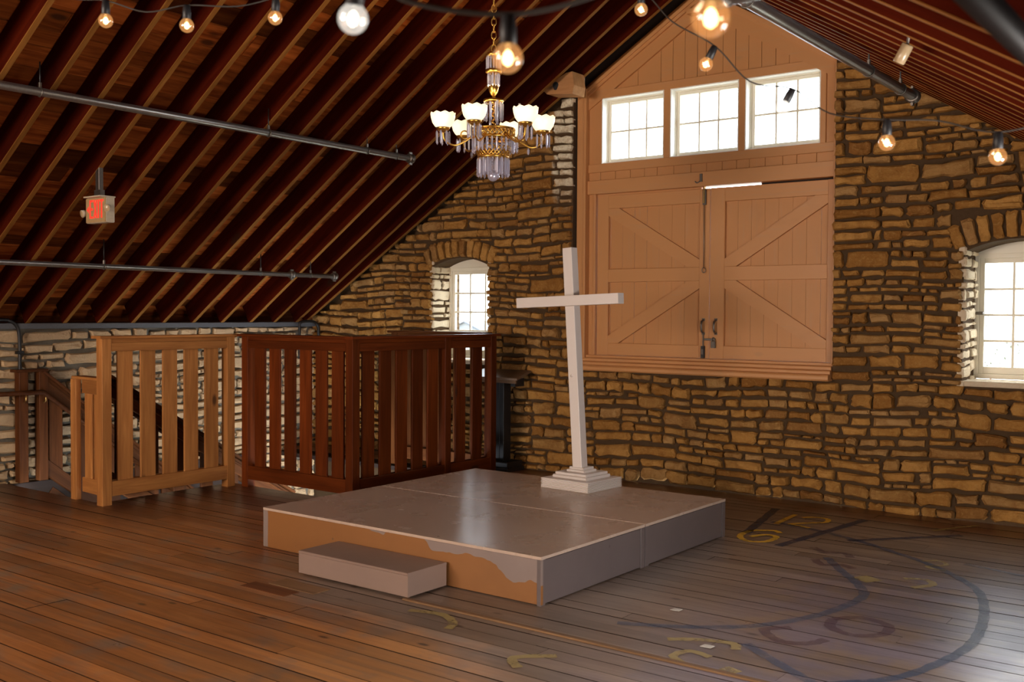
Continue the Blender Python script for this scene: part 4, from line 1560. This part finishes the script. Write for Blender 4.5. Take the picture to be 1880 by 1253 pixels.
t = thing('heat_detector', (-1.23, 4.12, 2.68), 'small tan cylinder fixed under the right rafters', 'detector')
lathe('canister', [(.001, -.038), (.020, -.038), (.023, -.034), (.023, .034), (.018, .038), (.001, .038)], (0, 0, 0), M_LENS, t, 14, align_z((-1.23, 4.12, 2.69), (.5, -.1, .85)))
tube('stem', [(-1.215, 4.118, 2.72), (-1.20, 4.115, 2.80)], .006, M_HARDWARE, t, 6)

# scraps lying on the floor
for (x, y), s, lab in (((-2.76, 5.21), .032, 'white paper scrap on the grey boards right of the stage'), ((-2.33, 4.73), .034, 'white paper scrap near the raised floor edge')):
    t = link('paper_scrap', pydata('paper_scrap', [(-s, -s * .5, 0), (s * .8, -s * .6, .002), (s, s * .5, .006), (-s * .7, s * .6, .003), (-s, -s * .5, .0015), (s * .8, -s * .6, .0035), (s, s * .5, .0075), (-s * .7, s * .6, .0045)],
             [(4, 5, 6, 7), (3, 2, 1, 0), (0, 1, 5, 4), (1, 2, 6, 5), (2, 3, 7, 6), (3, 0, 4, 7)], M_PAPER), M_PAPER, Matrix.Translation(V((x, y, .004))))
    t['label'] = lab
    t['category'] = 'paper'
    t['group'] = 'paper scraps on the floor'

# ---------------------------------------------------------------- chandelier
CX, CY = -4.6, 5.85
ch = thing('chandelier', (CX, CY, 2.63), 'gilt six-shade chandelier with hanging crystals on a chain above the stage', 'chandelier')
pm = {}


def prism_mesh(L, w):
    k = (round(L, 3), round(w, 4))
    if k not in pm:
        a = w / 2 * 1.12
        prof = [(.002, 0), (a * .6, -.006), (a, -.016), (a * .85, -L + .022), (a, -L + .014), (.0005, -L)]
        pm[k] = lathe_mesh('crystal_prism', prof, 6, M_CRYSTAL, False)
    return pm[k]


def ring_of_prisms(r, z, n, L, w, cxy=(CX, CY), ph=0.0, tilt=0.0):
    for i in range(n):
        a = 2 * PI * i / n + ph
        link('crystal_prism', prism_mesh(L, w), M_CRYSTAL, Matrix.Translation(V((cxy[0] + r * math.cos(a), cxy[1] + r * math.sin(a), z))) @ Matrix.Rotation(a, 4, 'Z'), ch)


# chain up to the ridge
z = 3.535
k = 0
linkm = None
while z < AP - .02:
    lp = [(.017 * math.cos(a), 0, .030 * math.sin(a)) for a in [2 * PI * i / 12 for i in range(12)]]
    if linkm is None:
        v_, f_ = tube_geo(lp, .0036, 6, True)
        linkm = pydata('chain_link', v_, f_, M_GOLD, True)
    link('chain_link', linkm, M_GOLD, Matrix.Translation(V((CX, CY, z + .03))) @ Matrix.Rotation(.5 + (PI / 2 if k % 2 else 0), 4, 'Z'), ch)
    z += .047
    k += 1
loc = (CX, CY, 0)
lathe('top_crown', [(.004, 3.545), (.030, 3.540), (.052, 3.528), (.056, 3.515), (.048, 3.505), (.004, 3.505)], loc, M_GOLD, ch)
ring_of_prisms(.050, 3.512, 14, .105, .014)
lathe('crown_ring', [(.036, 3.415), (.056, 3.415), (.058, 3.395), (.040, 3.385), (.036, 3.39), (.036, 3.415)], loc, M_GOLD, ch)
ring_of_prisms(.040, 3.39, 12, .10, .013)
lathe('neck_bowl', [(.034, 3.300), (.038, 3.285), (.030, 3.255), (.016, 3.232), (.008, 3.222), (.004, 3.215)], loc, M_GOLD, ch)
tube('stem', [(CX, CY, 3.53), (CX, CY, 3.19)], .009, M_GOLD, ch, 10)
tw = []
for i in range(60):
    a = i * .55
    tw.append((CX + .010 * math.cos(a), CY + .010 * math.sin(a), 3.22 - i * .0042))
tube('twisted_stem', tw, .008, M_GOLD, ch, 6)
lathe('middle_ring', [(.045, 3.205), (.070, 3.202), (.073, 3.188), (.066, 3.178), (.045, 3.182)], loc, M_GOLD, ch)
ring_of_prisms(.064, 3.182, 10, .135, .018)
# filigree band: two rims with a lattice between
lathe('band_rim', [(.135, 2.995), (.158, 2.993), (.160, 2.984), (.140, 2.980)], loc, M_GOLD, ch, 32)
lathe('band_rim', [(.128, 2.934), (.152, 2.932), (.154, 2.921), (.132, 2.917)], loc, M_GOLD, ch, 32)
vs, fs = [], []
for i in range(30):
    a0 = 2 * PI * i / 30
    for s in (1, -1):
        a1 = a0 + s * .32
        tube_geo([(CX + .152 * math.cos(a0), CY + .152 * math.sin(a0), 2.985), (CX + .154 * math.cos((a0 + a1) / 2), CY + .154 * math.sin((a0 + a1) / 2), 2.955), (CX + .146 * math.cos(a1), CY + .146 * math.sin(a1), 2.928)], .0045, 5, False, vs, fs)
link('filigree_band', pydata('filigree_band', vs, fs, M_GOLD, True), M_GOLD, None, ch)
ring_of_prisms(.146, 2.925, 26, .105, .016)
lathe('basket_plate', [(.004, 2.99), (.06, 2.985), (.135, 2.98)], loc, M_GOLD, ch, 24)
vs, fs = [], []
for i in range(28):
    a0 = 2 * PI * i / 28
    for s in (1, -1):
        pts = []
        for j in range(5):
            t_ = j / 4
            rr_ = .128 - .022 * t_
            a = a0 + s * .5 * t_
            pts.append((CX + rr_ * math.cos(a), CY + rr_ * math.sin(a), 2.865 - .075 * t_))
        tube_geo(pts, .005, 5, False, vs, fs)
link('gilt_basket', pydata('gilt_basket', vs, fs, M_GOLD, True), M_GOLD, None, ch)
lathe('basket_rim', [(.10, 2.800), (.112, 2.797), (.116, 2.786), (.10, 2.78), (.07, 2.783)], loc, M_GOLD, ch, 28)
ring_of_prisms(.110, 2.785, 20, .135, .018)
ring_of_prisms(.065, 2.785, 10, .115, .016)
lathe('crystal_ball', [(.001, 2.62)] + [(.040 * math.sin(PI * i / 10), 2.66 - .040 * math.cos(PI * i / 10)) for i in range(1, 10)] + [(.001, 2.70)], loc, M_CRYSTAL, ch, 16)
# arms with shades
camdir = math.atan2(-CY, -CX)      # direction toward the viewer
shade_m = None
for k, th in enumerate((-21, 38, 98, 158, 218, 278)):
    a = camdir + math.radians(th)
    e = V((math.cos(a), math.sin(a), 0))
    c = V((CX, CY, 0))
    arm = tube('arm', spline([c + e * .13 + V((0, 0, 2.955)), c + e * .20 + V((0, 0, 2.90)), c + e * .28 + V((0, 0, 2.868)), c + e * .345 + V((0, 0, 2.90)), c + e * .36 + V((0, 0, 2.965))], 5), .0065, M_GOLD, ch, 8)
    sc = [c + e * (.205 + .028 * math.cos(q)) + V((0, 0, 2.945 + .028 * math.sin(q))) for q in [2 * PI * i / 12 for i in range(12)]]
    tube('arm_scroll', sc, .0055, M_GOLD, arm, 6, True)
    p = c + e * .36
    lathe('shade_holder', [(.004, 2.955), (.020, 2.958), (.046, 2.978), (.052, 2.990), (.044, 2.992), (.01, 2.985)], (p.x, p.y, 0), M_GOLD, ch, 20)
    if shade_m is None:
        prof = [(.036, 0), (.058, .014), (.076, .040), (.085, .072), (.089, .105)]
        n = 36
        v_, f_ = [], []
        full = prof + [(r_ - .004, z_) for r_, z_ in reversed(prof)]
        for i, (r_, z_) in enumerate(full):
            top = 3 <= i <= 6
            for q in range(n):
                b = 2 * PI * q / n
                dz = .006 * math.cos(b * 9) if i in (4, 5) else 0
                v_.append((r_ * math.cos(b), r_ * math.sin(b), z_ + dz))
        for i in range(len(full) - 1):
            for q in range(n):
                q2 = (q + 1) % n
                f_.append((i * n + q, i * n + q2, (i + 1) * n + q2, (i + 1) * n + q))
        shade_m = pydata('glass_shade', v_, f_, M_SHADE, True)
    link('glass_shade', shade_m, M_SHADE, Matrix.Translation(V((p.x, p.y, 2.986))), ch, label='glowing scalloped milk glass shade')
    ring_of_prisms(.046, 2.968, 7, .098, .014, (p.x, p.y), .3 * k)
    pe = c + e * .255
    link('pendant_drop', prism_mesh(.05, .018), M_CRYSTAL, Matrix.Translation(V((pe.x, pe.y, 2.865))), ch)
    if k % 3 != 2:
        pc = c + (Matrix.Rotation(.5, 3, 'Z') @ e) * .20
        tube('candle_tube', [(pc.x, pc.y, 2.99), (pc.x, pc.y, 3.16)], .009, M_CRYSTAL, ch, 8)
    # the bulb of each shade
    ld = bpy.data.lights.new('chandelier_bulb_light', 'POINT')
    ld.energy, ld.color, ld.shadow_soft_size = 5.0, (1.0, .72, .42), .02
    lo = bpy.data.objects.new('chandelier_bulb_light', ld)
    COL.objects.link(lo)
    lo.location = (p.x, p.y, 3.075)
    lathe('lamp_bulb', [(.001, 0), (.02, .01), (.022, .03), (.012, .05), (.001, .055)], (p.x, p.y, 3.0), M_FILW, ch, 12)

# ---------------------------------------------------------------- string lights
sg = None
bulb_m, bulbw_m, fil_m, filw_m = None, None, None, None
BR = .025
sph = lambda r, z: [(max(.001, r * math.sin(PI * i / 14)), z - r * math.cos(PI * i / 14)) for i in range(15)]
BP = [(.001, -.052)] + [(BR * math.sin(PI * i / 14), -.027 - BR * math.cos(PI * i / 14)) for i in range(1, 12)] + [(.011, .0)]
bulb_m = lathe_mesh('bulb_glass', BP, 20, M_BULBGLASS)
bulbw_m = lathe_mesh('bulb_glass', BP, 20, M_BULBWHITE)
FP = [(.001, -.040), (.007, -.036), (.0095, -.028), (.006, -.018), (.001, -.014)]
fil_m = lathe_mesh('filament', FP, 12, M_FIL)
filw_m = lathe_mesh('filament', FP, 12, M_FILW)
sock_m = lathe_mesh('socket', [(.001, .044), (.009, .044), (.012, .040), (.0145, .02), (.0145, -.004), (.012, -.006)], 14, M_BLACK)


def bulb(center, label, tilt=(0, 0, -1), white=False, scale=1.0):
    d = V(tilt).normalized()
    top = V(center) - d * (.027 * scale)
    t = thing('string_bulb', top, label, 'light bulb', 'globe bulbs of the string lights')
    M = Matrix.Translation(top) @ (-d).to_track_quat('Z', 'Y').to_matrix().to_4x4() @ Matrix.Scale(scale, 4)
    link('bulb_glass', bulbw_m if white else bulb_m, None, M, t)
    link('filament', filw_m if white else fil_m, None, M, t)
    link('socket', sock_m, None, M, t)
    return top - d * .044 * scale


def wire(label, pts, r=.0026):
    o = tube('string_wire', spline(pts, 6), r, M_WIRE, None, 6)
    o['label'] = label
    o['category'] = 'wire'
    o['group'] = 'wires of the string lights'


B = lambda *a, **k: bulb(*a, **k)
t1 = B((-3.374, 2.074, 2.703), 'leftmost small glowing globe bulb under the left rafters')
t2 = B((-3.145, 2.246, 2.688), 'small glowing globe bulb second from left under the left rafters')
t3 = B((-2.897, 2.435, 2.717), 'small glowing globe bulb third from left, beside the white bulb', (-.12, .05, -1))
t4 = B((-1.244, 1.208, 2.161), 'large whitish globe bulb left of the chandelier chain', (-.25, .1, -1), True)
t5 = B((-1.04, 1.36, 2.098), 'large blurred amber bulb hanging in front of the chandelier top')
t6 = B((-.639, 1.286, 2.080), 'largest blurred amber bulb in front of the gable peak', (0, 0, -1), False, 1.05)
t7 = B((-2.02, 3.478, 2.842), 'small globe bulb against the rafters left of the gable peak')
t8 = B((-1.699, 3.386, 2.572), 'small globe bulb in front of the vertical gable boards', (-.42, -.25, -1))
t9 = B((-1.440, 3.462, 2.402), 'clear globe bulb in front of the right gable window', (-.45, -.25, -1), True)
t10 = B((-1.019, 3.261, 2.213), 'small glowing globe bulb in front of the stones right of the gable')
t11 = B((-.698, 3.25, 2.141), 'rightmost glowing globe bulb near the right roof slope')
wire('thin dark wire carrying the three small bulbs at upper left', [(-3.75, 1.8, 2.90), (-3.5, 1.99, 2.79), t1, (-3.26, 2.16, 2.735), t2, (-3.0, 2.35, 2.755), t3, (-2.83, 2.5, 2.83), (-2.65, 2.7, 2.98)])
wire('thick blurred wire from the white bulb past the chandelier chain', [(-1.45, 1.05, 2.32), t4, (-1.16, 1.26, 2.185), t5, (-.92, 1.42, 2.19), (-.82, 1.46, 2.235), (-.73, 1.36, 2.25), t6, (-.50, 1.2, 2.22)], .0045)
wire('thin wire carrying the five bulbs from the gable peak to the right wall', [(-2.3, 3.55, 3.05), t7, (-1.86, 3.43, 2.76), t8, (-1.55, 3.43, 2.50), t9, (-1.24, 3.37, 2.345), t10, (-.87, 3.26, 2.265), t11, (-.5, 3.22, 2.24), (-.2, 3.2, 2.30)])

# ---------------------------------------------------------------- outside
g = struct('ground', (0, 60, -4.0), 'ground outside the windows')
vs = [(-250, 10, 0), (60, 10, 0), (60, 300, 0), (-250, 300, 0)]
link('outdoor_ground', pydata('outdoor_ground', [(x, y, -4.0) for x, y, z in vs], [(0, 1, 2, 3)], M_GROUND), M_GROUND, None, g)
hx, hy = -99.6, 120
t = thing('far_house', (hx, hy, -4), 'pale house with a low gable roof seen through the small arched window', 'house')
prism_xz('wall', [(hx - 3.4, -4), (hx + 3.6, -4), (hx + 3.6, -1.2), (hx + .1, .25), (hx - 3.4, -1.2)], hy, hy + 12, M_HOUSEW, t)
for s in (-1, 1):
    beam('roof_slope', (hx + .1, hy + 6, .34), (hx + .1 + s * 4.2, hy + 6, -1.36), 13, .16, M_HOUSER, t, (0, 0, 1))
box('house_window', hx - .8, hx + .6, hy - .08, hy + .02, -2.6, -1.3, M_HOUSER, t, 'x')
t = thing('shrub', (-3.6, 22, -4), 'pale leafy tree top outside the right arched window', 'tree')
rl = random.Random(9)
vs, fs = [], []
for i in range(2600):
    x = -4.6 + 2.2 * (rl.random() - .5) * 2
    zc = -.9 + 2.7 * rl.random() ** 1.7
    y = 22 + rl.uniform(-.8, .8)
    s = rl.uniform(.018, .05)
    q = Euler((rl.uniform(0, 6), rl.uniform(0, 6), rl.uniform(0, 6))).to_matrix()
    b = len(vs)
    for u_, w_ in ((-1, 0), (0, -.45), (1, 0), (0, .45)):
        vs.append(V((x, y, zc)) + q @ V((u_ * s, w_ * s, 0)))
    fs.append((b, b + 1, b + 2, b + 3))
link('foliage', pydata('foliage', vs, fs, M_LEAF), M_LEAF, None, t, kind='stuff')
for k in range(7):
    x = -6.2 + .55 * k
    tube('stem', spline([(x, 22, -4), (x + .1, 22, -1.2), (x + rl.uniform(-.3, .3), 22, .6)], 3), .02, M_RAIL_C, t, 5)
